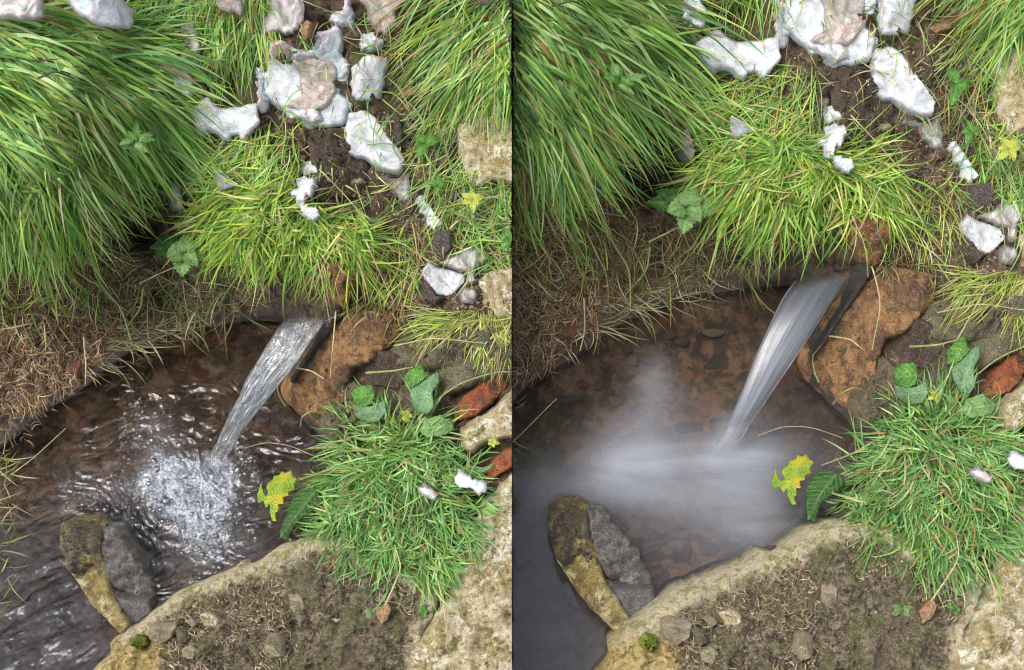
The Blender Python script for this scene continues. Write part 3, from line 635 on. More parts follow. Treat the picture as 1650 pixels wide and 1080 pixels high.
def bubbles():
    n = 850; a = np.r_[scatter([(200,640),(285,640),(300,760),(420,740),(430,800),(410,880),(330,910),(230,860),(180,830),(100,830),(90,780),(190,750)], n)]
    e = np.r_[[(230, 690), (260, 800), (350, 800), (330, 870), (130, 800), (400, 745), (370, 860)]]
    dd = np.min(np.linalg.norm(a[:, None] - e[None], axis=2), 1); a = a[rng.random(n) < np.exp(-(dd / 62) ** 2)]
    cl = scatter([(380,730),(405,730),(408,765),(375,775)], 40); ed = scatter([(300,930),(340,915),(400,895),(395,905),(310,942)], 25); a = np.r_[a, cl, ed]
    rad = (1.4 + rng.gamma(1.2, .9, len(a))).clip(1.4, 7) * PX
    c = at(a, np.zeros(len(a)) + .0015); ths = np.linspace(0, 2 * math.pi, 10, endpoint=False); phs = np.array([-.1, .25, .6, .95, 1.3]); T, Pn = [], 0
    base = np.array([[math.cos(t) * math.cos(p), math.sin(t) * math.cos(p), math.sin(p)] for p in phs for t in ths] + [[0, 0, 1]])
    f = [(i * 10 + k, i * 10 + (k + 1) % 10, (i + 1) * 10 + (k + 1) % 10, (i + 1) * 10 + k) for i in range(4) for k in range(10)] + [(40 + k, 40 + (k + 1) % 10, 50, 50) for k in range(0)]
    V = (c[:, None] + base[None] * rad[:, None, None]).reshape(-1, 3); F = (np.array(f)[None] + (np.arange(len(c)) * len(base))[:, None, None]).reshape(-1, 4)
    o = link('bubbles', make_mesh('bubbles', V, F, M['bubble'], None, True)); tag(o, LB('clear bubbles riding on the churned water'), None, None, 'stuff')

PEB = {}
def pebble_mesh(k, mat):
    key = (k, mat)
    if key not in PEB:
        bm = bmesh.new(); bmesh.ops.create_icosphere(bm, subdivisions=2, radius=1); r = np.random.default_rng(k)
        dirs = [Vector(r.normal(0, 1, 3)).normalized() for _ in range(9)]; cut = r.uniform(.6, .95, 9)
        for v in bm.verts:
            s = min([c / max(v.co.dot(d_), .01) for d_, c in zip(dirs, cut)] + [1.1]); v.co = v.co * min(s, 1.1)
            v.co.z *= .6; v.co.x *= 1 + .3 * (k % 3)
        for f in bm.faces: f.smooth = True
        me = bpy.data.meshes.new('pebble'); bm.to_mesh(me); bm.free(); me.materials.append(M[mat]); PEB[key] = me
    return PEB[key]
LM = [((330, 760), 'where water plunges in'), ((170, 800), 'left of the foam'), ((260, 560), 'by the upper pool edge'), ((400, 560), 'behind the falling water'), ((100, 700), 'near the left muddy edge'),
      ((480, 750), 'below the orange rock'), ((430, 860), 'along the curved ledge'), ((290, 900), 'beside the grey pool rock'), ((250, 680), 'amid the upper pool'), ((60, 900), 'left of the golden stone'), ((120, 1040), 'in the bottom outflow')]
def pebbles(poly, n, rr, mats, label, group, name='pebble'):
    q = scatter(poly, n); rad = rng.uniform(rr[0], rr[1], n); P = Pt(q)
    for i in range(n):
        x = P[i]; rd = rad[i] * PX / 2
        if (SIDE == 'L') != (x[0] < 0) or abs(x[0]) < rd * 1.6: continue
        mt = mats[int(rng.integers(0, len(mats)))]
        kk = int(rng.integers(0, 8)); o = link(name, pebble_mesh(kk, mt), x + np.array([0, 0, rd * .15]))
        o.scale = (rd, rd * rng.uniform(.7, 1), rd * rng.uniform(.6, 1)); o.rotation_euler = (rng.uniform(-.3, .3), rng.uniform(-.3, .3), rng.uniform(0, 6.28))
        size = 'small' if rad[i] < rr[0] + (rr[1] - rr[0]) * .4 else 'middling' if rad[i] < rr[0] + (rr[1] - rr[0]) * .75 else 'large'
        lm = min(LM, key=lambda k: (k[0][0] - q[i, 0]) ** 2 + (k[0][1] - q[i, 1]) ** 2)[1]
        tag(o, LB(f"{size} {('round', 'oval', 'long')[kk % 3]} {dict(peb_brown='brown', peb_red='reddish', peb_grey='grey', peb_pale='pale')[mt]} stone {lm}"), 'pebble', GR(group))

def T_(o, label, cat, group=None):
    if o: tag(o, LB(label), cat, group)
    return o
def stones():
    rk = lambda poly, T, mat, label, name='stone', **kw: T_(patch(name, poly, T, mat, **kw), label, 'stone')
    # ledge in the foreground
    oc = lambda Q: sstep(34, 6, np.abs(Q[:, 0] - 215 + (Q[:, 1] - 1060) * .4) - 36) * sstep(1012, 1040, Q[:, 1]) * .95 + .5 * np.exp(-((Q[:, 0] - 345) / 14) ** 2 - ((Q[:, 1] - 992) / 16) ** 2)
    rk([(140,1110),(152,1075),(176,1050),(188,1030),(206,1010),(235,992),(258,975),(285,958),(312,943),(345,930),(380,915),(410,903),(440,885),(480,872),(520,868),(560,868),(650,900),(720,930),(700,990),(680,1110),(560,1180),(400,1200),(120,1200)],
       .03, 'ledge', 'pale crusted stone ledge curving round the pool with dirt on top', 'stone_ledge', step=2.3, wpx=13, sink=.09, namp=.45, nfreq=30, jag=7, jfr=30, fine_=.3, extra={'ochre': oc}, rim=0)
    rk([(865,742),(835,750),(812,772),(800,790),(780,800),(768,828),(745,875),(735,905),(722,940),(716,962),(690,1000),(665,1028),(655,1060),(640,1110),(640,1180),(880,1180)], .055, 'pale',
       'big pale lichen-covered slab beside the broad foreground grass tuft', 'rock_slab', step=3.2, wpx=40, namp=.2, nfreq=30, jag=4, planes=3)
    rk([(740,690),(770,672),(800,650),(840,612),(880,600),(880,700),(840,705),(790,712),(762,735),(742,725)], .045, 'pale', 'pale lichen slab between the two red bricks', 'rock_slab', wpx=22, namp=.16, jag=3, planes=2)
    rk([(730,660),(747,635),(783,610),(811,604),(817,624),(794,652),(769,671),(733,679)], .04, 'brick', 'worn orange-red brick above the pale slab', 'brick', wpx=9, planes=3, namp=.12, jag=2)
    rk([(780,762),(794,738),(815,722),(850,708),(855,740),(808,762),(792,779)], .035, 'brick', 'broken red brick behind the small snow patch', 'brick', wpx=8, planes=3, namp=.12)
    rk([(452,620),(490,572),(530,524),(575,500),(640,503),(652,545),(612,580),(570,598),(560,640),(530,700),(505,685),(480,668),(455,640)], .05, 'orange', 'large rough orange-brown rock right beside the falling water', 'boulder', wpx=24, planes=8, namp=.24, nfreq=22, jag=3, sink=.1)
    rk([(530,640),(565,610),(602,632),(610,680),(590,705),(550,726),(528,708),(515,680)], .05, 'brownrock', 'speckled brown rock with its foot in the pool', 'boulder', wpx=20, planes=4, namp=.26, sink=.08)
    rk([(575,575),(612,560),(660,575),(665,605),(640,628),(600,622),(575,600)], .03, 'clod', 'dark soil-covered rock behind the round green leaf', 'stone', wpx=16, planes=3, namp=.15)
    rk([(628,643),(664,627),(678,668),(644,688),(628,682)], .03, 'purple', 'small purple wet stone between the two leafy sprigs', wpx=10, planes=3)
    rk([(640,548),(690,522),(770,530),(850,520),(850,575),(770,590),(700,600),(650,592),(622,606),(610,585)], .035, 'olive', 'flat olive-brown rock under the pale yellow grass', 'rock_slab', wpx=22, planes=3, namp=.4, nfreq=45)
    rk([(700,590),(760,575),(850,570),(850,610),(800,606),(745,632),(715,640),(704,615)], .03, 'olive', 'mossy flat stone behind the orange-red brick', 'rock_slab', wpx=14, planes=3, namp=.14)
    rk([(771,449),(793,437),(850,430),(850,515),(803,514),(778,489)], .05, 'pale', 'yellow-brown stone to the right of the ice discs', 'stone', wpx=18, planes=3)
    rk([(735,205),(765,178),(850,182),(850,300),(800,292),(762,304),(738,252)], .03, 'pale', 'lichen-spotted rock under the top right grass', 'rock_slab', wpx=26, planes=3, namp=.25, nfreq=40)
    rk([(494,212),(545,208),(585,240),(604,292),(560,322),(520,317),(500,290),(498,250)], .028, 'clod', 'crumbly brown earth clod below the large ice block', 'earth_clod', wpx=16, planes=3, namp=.3, nfreq=90)
    rk([(521,415),(540,428),(562,408),(579,440),(575,465),(557,500),(537,484),(521,452)], .035, 'rust', 'rust-orange stone poking through grass over the outlet', wpx=12, planes=3, namp=.3, lift=.016, sink=.06)
    rk([(699,376),(727,370),(729,402),(715,414),(699,398)], .03, 'purple', 'dark purple stone above the white and grey ice', wpx=9, planes=3)
    rk([(642,499),(668,503),(663,524),(649,521)], .02, 'purple', 'tiny dark stone at the left of the yellow grass', wpx=6, planes=2)
    rk([(672,462),(692,448),(706,478),(722,480),(700,494),(684,486)], .022, 'bark', 'dark bark chip under the white ice', 'bark_chip', wpx=6, planes=2)
    rk([(632,194),(648,190),(652,217),(649,240),(636,233)], .012, 'bark', 'flat dark bark chip right of the large ice block', 'bark_chip', wpx=5)
    rk([(560,286),(588,288),(592,298),(565,299)], .01, 'stone', 'small flat buff stone on the brown clod', wpx=5)
    rk([(680,922),(702,935),(691,962),(668,982),(660,972),(674,945)], .025, 'brick', 'narrow reddish stone under the foreground tuft', wpx=7, planes=2)
    rk([(596,1010),(615,999),(636,1012),(640,1030),(600,1034),(585,1024)], .02, 'rust', 'orange stone below the brown seed pod', wpx=8, planes=2)
    rk([(500,1078),(540,1068),(610,1070),(640,1084),(630,1130),(500,1130)], .02, 'rust', 'orange stone at the bottom edge', wpx=8, planes=2)
    for k, (pl, T, mt, lb) in enumerate([([(472,950),(480,943),(497,955),(500,975),(493,991),(478,975)], .018, 'stone', 'upright wedge-shaped buff stone set in the dirt'),
        ([(440,1018),(455,1012),(468,1020),(467,1048),(448,1052),(436,1035)], .02, 'stone', 'squarish buff stone set in the dirt near the bottom'),
        ([(255,1000),(268,992),(296,1000),(290,1020),(270,1032),(254,1018)], .018, 'stone', 'flat grey-olive stone set in the rim of the ledge'),
        ([(332,985),(345,978),(362,985),(360,1002),(340,1003)], .012, 'pale', 'ochre lump on the ledge behind the flat stone'),
        ([(305,1036),(320,1028),(331,1040),(322,1054),(306,1050)], .012, 'stone', 'small stone below the flat one in the ledge'),
        ([(310,992),(322,988),(330,998),(320,1006)], .01, 'peb_pale', 'little pinkish stone on the ledge'),
        ([(402,1032),(418,1026),(416,1040)], .008, 'stone', 'sharp stone flake on the dirt'),
        ([(293,1005),(312,1008),(316,1026),(300,1030)], .012, 'olive', 'dark stone right of the flat one in the ledge')]):
        rk(pl, T, mt, lb, 'stone', wpx=5, planes=3, jag=1, lift=.033, sink=.05)
    # rocks in the pool
    zf = lambda Q: .0 + 0 * Q[:, 0]
    P0 = dict(zfix=.006, sink=.07)
    rk([(98,843),(128,829),(160,829),(182,840),(176,870),(186,905),(196,935),(168,930),(120,925),(110,917),(98,887)], .06, 'mossrock', 'dark mossy rock standing in the pool', 'boulder', wpx=9, planes=6, namp=.14, nfreq=60, **P0)
    rk([(108,914),(150,908),(178,915),(186,935),(192,955),(205,975),(218,1003),(203,1026),(173,998),(136,956)], .028, 'goldrock', 'golden algae-covered stone below the dark mossy rock', 'boulder', wpx=14, planes=2, namp=.12, nfreq=50, jag=1.5, **P0)
    rk([(174,839),(206,843),(221,873),(240,902),(250,945),(249,964),(215,960),(188,948),(176,905),(168,868)], .052, 'greyrock', 'grey speckled rock leaning against the mossy rock', 'boulder', wpx=8, planes=6, namp=.14, nfreq=60, jag=1.5, **P0)
    rk([(187,950),(215,956),(252,958),(252,985),(214,1008),(203,985),(193,965)], .022, 'slaterock', 'smooth slate-grey stone between the pool rocks and ledge', 'boulder', wpx=8, planes=1, namp=.05, jag=1.5, **P0)
    rk([(112,580),(130,574),(136,590),(128,606),(114,602)], .014, 'peb_red', 'reddish brown stone in the thatch at the water edge', wpx=6, planes=2)
    # the dark shadow along the outlet edge, built as a black lip
    rk([(528,500),(552,500),(545,520),(505,580),(476,618),(470,612),(500,568),(520,530)], .012, 'lip_shadow', 'black strip of shadow built as a lip beside falling water', 'outlet_lip_shadow', wpx=6, lift=.02, sink=.05)
    moss = patch('moss_cushion', [(222,1026),(232,1018),(246,1022),(244,1036),(230,1040),(222,1034)], .007, 'moss', wpx=5, namp=1.2, nfreq=260, lift=.026, jag=4); T_(moss, 'bright green moss cushion on the ledge rim', 'moss')

IT = .5
def ice():
    ic = lambda poly, T, mat, label, name='ice_chunk', **kw: T_(patch(name, poly, T * IT, mat, **{**dict(fine_=.2, planes=2, wpx=4.5, sink=.006, lift=.004, namp=.18, nfreq=50, jag=3.2), **kw}), label, 'ice')
    sn = dict(namp=.38, nfreq=75, jag=5.2, wpx=6)
    # the large broken sheet
    c = Pt([(490, 130)])[0]
    if True:
        root = empty('ice_sheet', c)
        tag(root, LB('broad broken sheet of dirty pinkish ice with snowy edges'), 'ice')
        ok = 0
        for nm, pl, T, mt, kw in [('crust', [(434,70),(455,64),(474,84),(508,74),(506,58),(545,40),(554,52),(552,95),(568,102),(566,126),(548,150),(572,166),(560,182),(556,203),(505,209),(470,196),(440,168),(416,160),(412,112),(424,108),(430,120)], .012, 'snow', dict(sn, jag=4)),
            ('plate', [(428,128),(436,117),(439,94),(437,76),(453,67),(467,76),(472,100),(484,130),(483,160),(470,170),(456,164),(442,164),(428,150)], .02, 'pinkice', {}),
            ('dirty_crust', [(472,100),(500,92),(530,100),(547,110),(546,150),(533,172),(519,181),(490,184),(460,176),(470,165),(484,160),(483,130)], .018, 'dirtyice', dict(namp=.35, nfreq=90)),
            ('snow_crust', [(471,92),(492,86),(517,78),(506,61),(522,53),(544,42),(551,50),(551,67),(547,81),(547,106),(530,102),(500,96),(476,104)], .02, 'snow', sn),
            ('snow_crust', [(456,172),(480,176),(517,180),(528,194),(541,203),(497,207),(483,194),(467,184)], .018, 'snow', sn),
            ('chunk', [(547,100),(564,103),(565,117),(557,131),(545,128)], .015, 'ice', {}),
            ('snow_fringe', [(412,108),(423,110),(428,128),(428,150),(440,166),(424,166),(414,140)], .012, 'snow', dict(sn, jag=4))]:
            if patch(nm, pl, T * IT, mt, parent=root, **{**dict(fine_=.2, wpx=5, sink=.006, lift=.004, namp=.2, nfreq=55, jag=2.8), **kw}): ok += 1
        if not ok: bpy.data.objects.remove(root)
    ic([(557,178),(575,182),(578,178),(594,181),(606,192),(625,217),(647,244),(653,256),(651,278),(642,286),(611,278),(589,261),(567,256),(544,231),(558,222),(556,194)], .03, 'ice', 'largest smooth oval block of white ice', wpx=7, namp=.2, nfreq=40, jag=1.8)
    ic([(569,108),(589,92),(603,88),(628,97),(629,111),(619,131),(614,156),(597,164),(569,161),(565,139)], .026, 'ice', 'squarish block of frosted ice with a rounded top', wpx=9)
    ic([(581,58),(594,54),(606,58),(619,64),(614,83),(594,89),(582,83)], .016, 'ice', 'small clear ice lump above the squarish block', namp=.4, nfreq=90)
    ic([(572,-12),(655,-12),(650,8),(639,17),(637,42),(622,58),(603,53),(593,33),(594,17),(578,6)], .02, 'dirtyice', 'grey-brown ice slab at the top edge', wpx=8)
    ic([(533,36),(536,26),(555,17),(558,-8),(572,-8),(566,12),(573,25),(570,47),(556,48),(544,42)], .015, 'snow', 'ragged strip of snow at the top edge', 'snow_patch', **sn)
    ic([(436,-5),(488,-5),(492,15),(490,42),(475,57),(450,60),(426,64),(424,52),(436,20)], .014, 'greyice', 'grey translucent ice plate with grass over it', lift=.014)
    ic([(533,172),(553,164),(569,169),(569,178),(557,180),(556,203),(541,203),(527,190),(532,183)], .018, 'ice', 'small frosted ice piece touching the oval block')
    ic([(608,281),(640,290),(661,279),(662,300),(661,317),(666,330),(649,325),(633,314),(627,298),(605,288)], .009, 'greyice', 'thin grey melting ice tongue below the oval block')
    ic([(668,320),(680,317),(696,336),(712,358),(704,376),(693,370),(680,351),(668,328)], .016, 'snow', 'narrow finger of granular snow', 'snow_patch', **sn)
    ic([(680,436),(693,422),(705,432),(727,436),(749,443),(749,455),(727,477),(705,477),(683,449)], .022, 'ice', 'heart-shaped white ice piece', jag=1)
    ic([(705,424),(730,414),(746,400),(778,400),(789,417),(768,434),(765,449),(775,452),(759,461),(751,452),(754,441),(734,436)], .016, 'greyice', 'grey wing-shaped ice piece', jag=1)
    ic([(737,474),(746,463),(765,465),(771,477),(762,491),(743,487)], .013, 'greyice', 'small round grey ice disc', jag=.8)
    ic([(486,264),(504,258),(516,270),(514,282),(490,285)], .012, 'ice', 'small top lump in a column of three snow lumps')
    ic([(472,314),(485,295),(504,290),(518,304),(507,320),(498,336),(487,340),(480,329)], .02, 'snow', 'middle and largest lump in a column of snow', 'snow_patch', **dict(sn, lift=.026))
    ic([(494,342),(520,342),(526,354),(516,367),(504,364),(498,354)], .014, 'snow', 'lacy lowest snow lump resting on grass', 'snow_patch', **dict(sn, jag=4, lift=.045))
    ic([(285,100),(300,102),(315,96),(317,130),(320,160),(300,163),(288,145),(290,120)], .02, 'snow', 'upright snow lump at the big tuft edge', 'snow_patch', **dict(sn, lift=.03))
    ic([(300,50),(318,45),(335,85),(325,110),(310,90),(300,70)], .012, 'greyice', 'grey translucent ice sliver above the upright snow lump', lift=.024)
    ic([(310,182),(326,166),(340,160),(355,177),(395,178),(418,168),(420,206),(397,232),(385,220),(370,235),(345,214),(330,225),(315,202)], .022, 'snow', 'bright ragged snow patch with spiky edges', 'snow_patch', **dict(sn, jag=4.5, lift=.016))
    ic([(413,178),(417,128),(421,112),(428,114),(431,150),(441,163),(430,174),(420,184)], .01, 'snow', 'thin web of snow beside the bright ragged patch', 'snow_patch', **dict(sn, wpx=4))
    ic([(355,282),(390,302),(360,315),(352,300)], .012, 'ice', 'small triangular grey ice piece', lift=.022, jag=.8)
    ic([(345,255),(368,257),(366,268),(350,270)], .01, 'greyice', 'small ice scrap above the triangular piece')
    ic([(480,250),(494,252),(495,268),(485,273)], .008, 'greyice', 'little clear ice chip on the brown clod')
    ic([(446,292),(455,294),(454,306),(447,304)], .008, 'ice', 'tiny ice crumb left of the snow column')
    ic([(277,305),(296,303),(306,330),(300,351),(284,345)], .010, 'greyice', 'leaf-shaped grey ice slab by the dark hollow', lift=.03)
    ic([(284,356),(318,352),(316,374),(290,380)], .008, 'greyice', 'dim grey ice slab low in the dark hollow', lift=.02)
    ic([(-40,5),(105,5),(110,62),(50,65),(0,50),(-40,56)], .016, 'greyice', 'grey icy plate in the top left corner', lift=.085)
    ic([(118,5),(205,5),(244,48),(240,76),(190,72),(158,52)], .02, 'snow', 'pale snow block along the top edge of the big tuft', 'snow_patch', **dict(sn, jag=2, lift=.08))
    ic([(-20,70),(20,70),(14,90),(2,99),(-20,94)], .014, 'ice', 'small ice piece at the far left edge', lift=.08)
    ic([(353,5),(390,0),(401,20),(397,38),(375,30),(360,22)], .016, 'dirtyice', 'small grey-pink ice piece near the top', lift=.03)
    ic([(735,-14),(818,-14),(808,5),(783,25),(760,18),(742,2)], .02, 'dirtyice', 'grey ice slab in the top right corner', lift=.05)
    ic([(732,766),(739,756),(753,758),(764,766),(786,771),(783,785),(769,792),(758,782),(745,785)], .018, 'snow', 'small snow patch beside the pale slab', 'snow_patch', **dict(sn, lift=.05))
    ic([(678,779),(689,776),(708,790),(704,803),(686,799)], .008, 'greyice', 'clear ice scrap caught in the foreground tuft', lift=.052)

def grasses():
    A = np.array
    pol = lambda q, c: np.arctan2(q[:, 1] - c[1], q[:, 0] - c[0])
    # 1 big left tuft, blades combed down to the right
    q = scatter([(-140,45),(60,45),(205,45),(228,110),(205,190),(150,260),(60,300),(-140,320)], 4200)
    an = pol(q, (-150, -60)) + .12 * fbm(np.c_[q / 60, q[:, 0] * 0], 1, 3, 2) - .1; an = np.where(q[:, 1] < 120, an * .45 - .05, an) + rng.normal(0, .34, len(q))
    b1 = blades(q, an, rng.uniform(70, 190, len(q)), rng.uniform(2.6, 6, len(q)), .05, GREENS, .65, .5, .1, gravity=.3, roll=.6)
    q = scatter([(-100,10),(120,30),(190,60),(205,150),(140,210),(-100,230)], 520)
    b1b = blades(q, np.where(q[:, 1] < 120, .12, .5) + rng.normal(0, .2, len(q)), rng.uniform(150, 250, len(q)), rng.uniform(5, 9, len(q)), .065, GREENS, .75, .18, .03, gravity=.45, roll=.4)
    tuft('grass_tuft', [b1, b1b], 'huge tuft of long green blades combed down to the right', 60)
    # 2 fringe that hangs over the dry thatch
    q = scatter([(-60,235),(150,240),(170,290),(140,345),(60,370),(-60,380)], 1150)
    b = blades(q, math.pi / 2 + rng.normal(-.12, .55, len(q)), rng.uniform(50, 150, len(q)), rng.uniform(2.6, 6.5, len(q)), .035, GREENS + LIME[:2], .7, .5, .12, hang=1.0, roll=.5)
    tuft('grass_tuft', [b], 'yellow-green grass fringe hanging down over the brown thatch', 40)
    # 3 long strands from the top between ice
    q = scatter([(235,-60),(440,-60),(440,40),(385,70),(300,60),(250,60)], 750)
    b = blades(q, math.pi / 2 + .1 + rng.normal(0, .3, len(q)), rng.uniform(70, 150, len(q)), rng.uniform(2, 4.2, len(q)), .025, GREENS + LIME[:3], .7, .3, .1, roll=.5)
    tuft('grass_tuft', [b], 'long upright strands between the ice pieces at the top', 30)
    q = scatter([(210,20),(290,30),(285,110),(300,200),(330,260),(270,280),(235,200)], 420)
    b = blades(q, .9 + rng.normal(0, .4, len(q)), rng.uniform(50, 110, len(q)), rng.uniform(2, 4, len(q)), .022, GREENS, .7, .3, .08, gravity=.5, roll=.5)
    tuft('grass_tuft', [b], 'thin dark grass right of the huge tuft', 20)
    # 4 top right tuft
    q = np.r_[scatter([(735,30),(870,10),(870,120),(760,110)], 560), scatter([(690,-40),(870,-40),(870,30),(720,40)], 260)]
    an = np.where(rng.random(len(q)) < .6, math.pi - .35 - rng.uniform(0, .7, len(q)), math.pi / 2 + rng.normal(0, .4, len(q)))
    b = blades(q, an, rng.uniform(90, 190, len(q)), rng.uniform(2, 4.4, len(q)), .045, GREENS + LIME[:2], .8, .25, .13, gravity=.3, roll=.5)
    tuft('grass_tuft', [b], 'loose tuft arching leftwards from the top right', 40)
    q = scatter([(690,120),(870,110),(870,330),(720,330),(670,250)], 430)
    b = blades(q, math.pi / 2 + rng.normal(.2, .6, len(q)), rng.uniform(50, 120, len(q)), rng.uniform(1.4, 3.2, len(q)), .018, GREENS + LIME[:2], .7, .5, .25, roll=.5)
    tuft('grass_tuft', [b], 'thin sparse grass trailing over the lichen-spotted rock', 20)
    q = scatter([(690,290),(870,300),(870,420),(790,440),(720,380)], 330)
    b = blades(q, rng.uniform(-.8, 2.6, len(q)), rng.uniform(35, 90, len(q)), rng.uniform(1.6, 3.8, len(q)), .018, GREENS, .6, .5, .15, roll=.5)
    tuft('grass_tuft', [b], 'sparse green grass on soil above the grey ice', 20)
    # 5 tuft over the outlet
    q, an, sz = clumps([(325,330),(400,300),(500,325),(575,345),(590,385),(560,412),(500,422),(420,418),(350,400)], 96, 17, 8, lambda c: np.where(rng.random(len(c)) < .6, pol(c, (485, 190)), rng.uniform(-.5, 3.6, len(c))), .35)
    b = blades(q, an, rng.uniform(40, 115, len(q)), rng.uniform(2.0, 5, len(q)), .045, LIME + GREENS[:3], .6, .5, .07, hang=.85, roll=.55)
    q = scatter([(330,270),(430,235),(520,330),(420,360),(340,340)], 330)
    b2 = blades(q, 2.3 + rng.normal(0, .7, len(q)), rng.uniform(50, 110, len(q)), rng.uniform(2, 4.4, len(q)), .022, LIME + GREENS, .6, .35, .12, roll=.55)
    q = scatter([(515,385),(580,385),(585,410),(515,415)], 34)
    b3 = blades(q, math.pi / 2 + rng.normal(0, .35, len(q)), rng.uniform(60, 115, len(q)), rng.uniform(2, 4.5, len(q)), .055, LIME + STRAW[:1], .5, .4, .15, hang=.8)
    tuft('grass_tuft', [b, b2, b3], 'bright lime tuft hanging over the water outlet', 60)
    q = scatter([(390,185),(470,200),(500,270),(470,320),(400,300),(340,250)], 230)
    b = blades(q, 2.1 + rng.normal(0, .5, len(q)), rng.uniform(50, 110, len(q)), rng.uniform(1.8, 4, len(q)), .02, GREENS + LIME, .6, .3, .1, roll=.5)
    tuft('grass_tuft', [b], 'thin green grass between ragged snow patch and brown clod', 15)
    q = scatter([(420,10),(640,10),(660,190),(640,320),(560,330),(430,240)], 190)
    b = blades(q, 1.6 + rng.normal(0, .8, len(q)), rng.uniform(25, 75, len(q)), rng.uniform(1.6, 3.4, len(q)), .03, GREENS + STRAW[:2], .6, .6, .25, roll=.5)
    tuft('grass_tuft', [b], 'sparse stray blades poking up between the ice pieces', 12)
    # grass on the right of the outlet, thinning
    q = scatter([(600,360),(690,350),(690,430),(640,470),(590,450)], 110)
    b = blades(q, math.pi / 2 + rng.normal(0, .6, len(q)), rng.uniform(40, 90, len(q)), rng.uniform(1.6, 3.6, len(q)), .018, LIME + GREENS[:2], .6, .5, .35, roll=.5)
    tuft('grass_tuft', [b], 'thin straw-mixed grass right of the outlet tuft', 12)
    q = scatter([(545,488),(650,485),(655,505),(560,505)], 70)
    b = blades(q, math.pi / 2 + rng.normal(.1, .5, len(q)), rng.uniform(20, 60, len(q)), rng.uniform(1.6, 3.4, len(q)), .05, [(.2, .13, .07), (.3, .22, .11), (.25, .3, .08), (.12, .08, .05)], .5, .6, .3, roll=.5)
    tuft('grass_tuft', [b], 'brown stubble hanging over the top of the orange rock', 8)
    q = scatter([(-40,380),(170,390),(190,470),(60,520),(-40,520)], 130)
    b = blades(q, rng.uniform(.2, 2.9, len(q)), rng.uniform(30, 80, len(q)), rng.uniform(2, 4.4, len(q)), .025, GREENS + LIME, .8, .6, .15, roll=.5)
    tuft('grass_tuft', [b], 'scattered green blades growing through the brown thatch', 14)
    # 8 yellow grass on the right
    q = scatter([(690,500),(850,495),(850,545),(760,535),(700,520)], 480)
    b = blades(q, np.where(q[:, 0] < 760, 2.5, 1.8) + rng.normal(0, .5, len(q)), rng.uniform(40, 110, len(q)), rng.uniform(1.4, 3, len(q)), .035, LIME + [(.42, .42, .16), (.5, .48, .22)], .6, .4, .2, roll=.4)
    tuft('grass_tuft', [b], 'pale yellow-green tuft spreading over flat olive rock', 25)
    # 9 foreground tuft
    TP = [(528,770),(560,715),(620,680),(690,688),(735,740),(768,800),(735,850),(712,900),(650,925),(590,905),(560,880),(525,830)]
    q, an, sz = clumps(TP, 150, 24, 7, lambda c: np.where(rng.random(len(c)) < .6, pol(c, (648, 730)), rng.uniform(-3, 3, len(c))), .5)
    ll = rng.uniform(32, 100, len(q)) * sz; ll[an < 0] *= .85
    b = blades(q, an, ll, rng.uniform(2.2, 4.8, len(q)), .055, BLUE, .5, .6, .1, roll=.6, hang=.6)
    q = scatter([(550,860),(700,880),(690,925),(600,925)], 60)
    b_ = blades(q, math.pi / 2 + rng.normal(0, .5, len(q)), rng.uniform(40, 85, len(q)), rng.uniform(2.6, 5, len(q)), .04, BLUE, .7, .5, .1, roll=.5)
    q = scatter([(590,690),(680,690),(690,720),(580,720)], 50)
    b__ = blades(q, -math.pi / 2 + rng.normal(0, .5, len(q)), rng.uniform(35, 75, len(q)), rng.uniform(2.4, 4.6, len(q)), .05, BLUE + LIME[:2], .2, .4, .05, roll=.5)
    b = tuple(np.concatenate([x[k] + (0 if k != 1 else o) for x, o in ((b, 0), (b_, len(b[0])), (b__, len(b[0]) + len(b_[0])))]) for k in range(3)) + (b[3],)
    tuft('grass_tuft', [b], 'dense rounded blue-green tuft in the foreground', 70)
    # 10 small yellow tuft
    q = scatter([(560,975),(610,960),(640,990),(600,1010),(565,1005)], 90)
    b = blades(q, rng.uniform(0, 6.28, len(q)), rng.uniform(20, 45, len(q)), rng.uniform(1.8, 3.4, len(q)), .02, LIME, .5, .5, .15, roll=.5)
    tuft('grass_tuft', [b], 'small yellow-green tuft by the brown seed pod', 12)
    q = scatter([(690,1080),(860,1070),(860,1160),(690,1160)], 120)
    b = blades(q, -math.pi / 2 + rng.normal(0, .8, len(q)), rng.uniform(25, 50, len(q)), rng.uniform(2, 4, len(q)), .02, LIME, .5, .5, .1)
    tuft('grass_tuft', [b], 'green sprouts at the bottom edge of the pale slab', 10)
    # 11 dangling strands in the hollow, over the water
    q = scatter([(150,400),(270,410),(330,450),(420,465),(400,490),(260,495),(170,500)], 190)
    b = blades(q, math.pi / 2 + rng.normal(-.1, .8, len(q)), rng.uniform(40, 100, len(q)), rng.uniform(1.3, 3.4, len(q)), .022, [(.14, .18, .06), (.22, .24, .1), (.1, .15, .04), (.13, .09, .05)], .9, .9, .18, roll=.5, floor=.003)
    tuft('grass_tuft', [b], 'limp wilted strands dangling in the shady hollow', 30)
    q = scatter([(150,540),(200,520),(290,520),(300,535),(220,560),(150,600)], 90)
    b = blades(q, rng.normal(.1, .5, len(q)), rng.uniform(30, 80, len(q)), rng.uniform(1.2, 3, len(q)), .006, [(.24, .25, .13), (.16, .2, .08), (.3, .27, .16), (.1, .07, .04)], .9, .7, .15, roll=.3, floor=.004)
    tuft('floating_grass', [b], 'flattened pale blades floating at the upper pool edge', 25, cat='floating grass')
    q = scatter([(-50,720),(25,715),(22,760),(10,1000),(-50,1040)], 120)
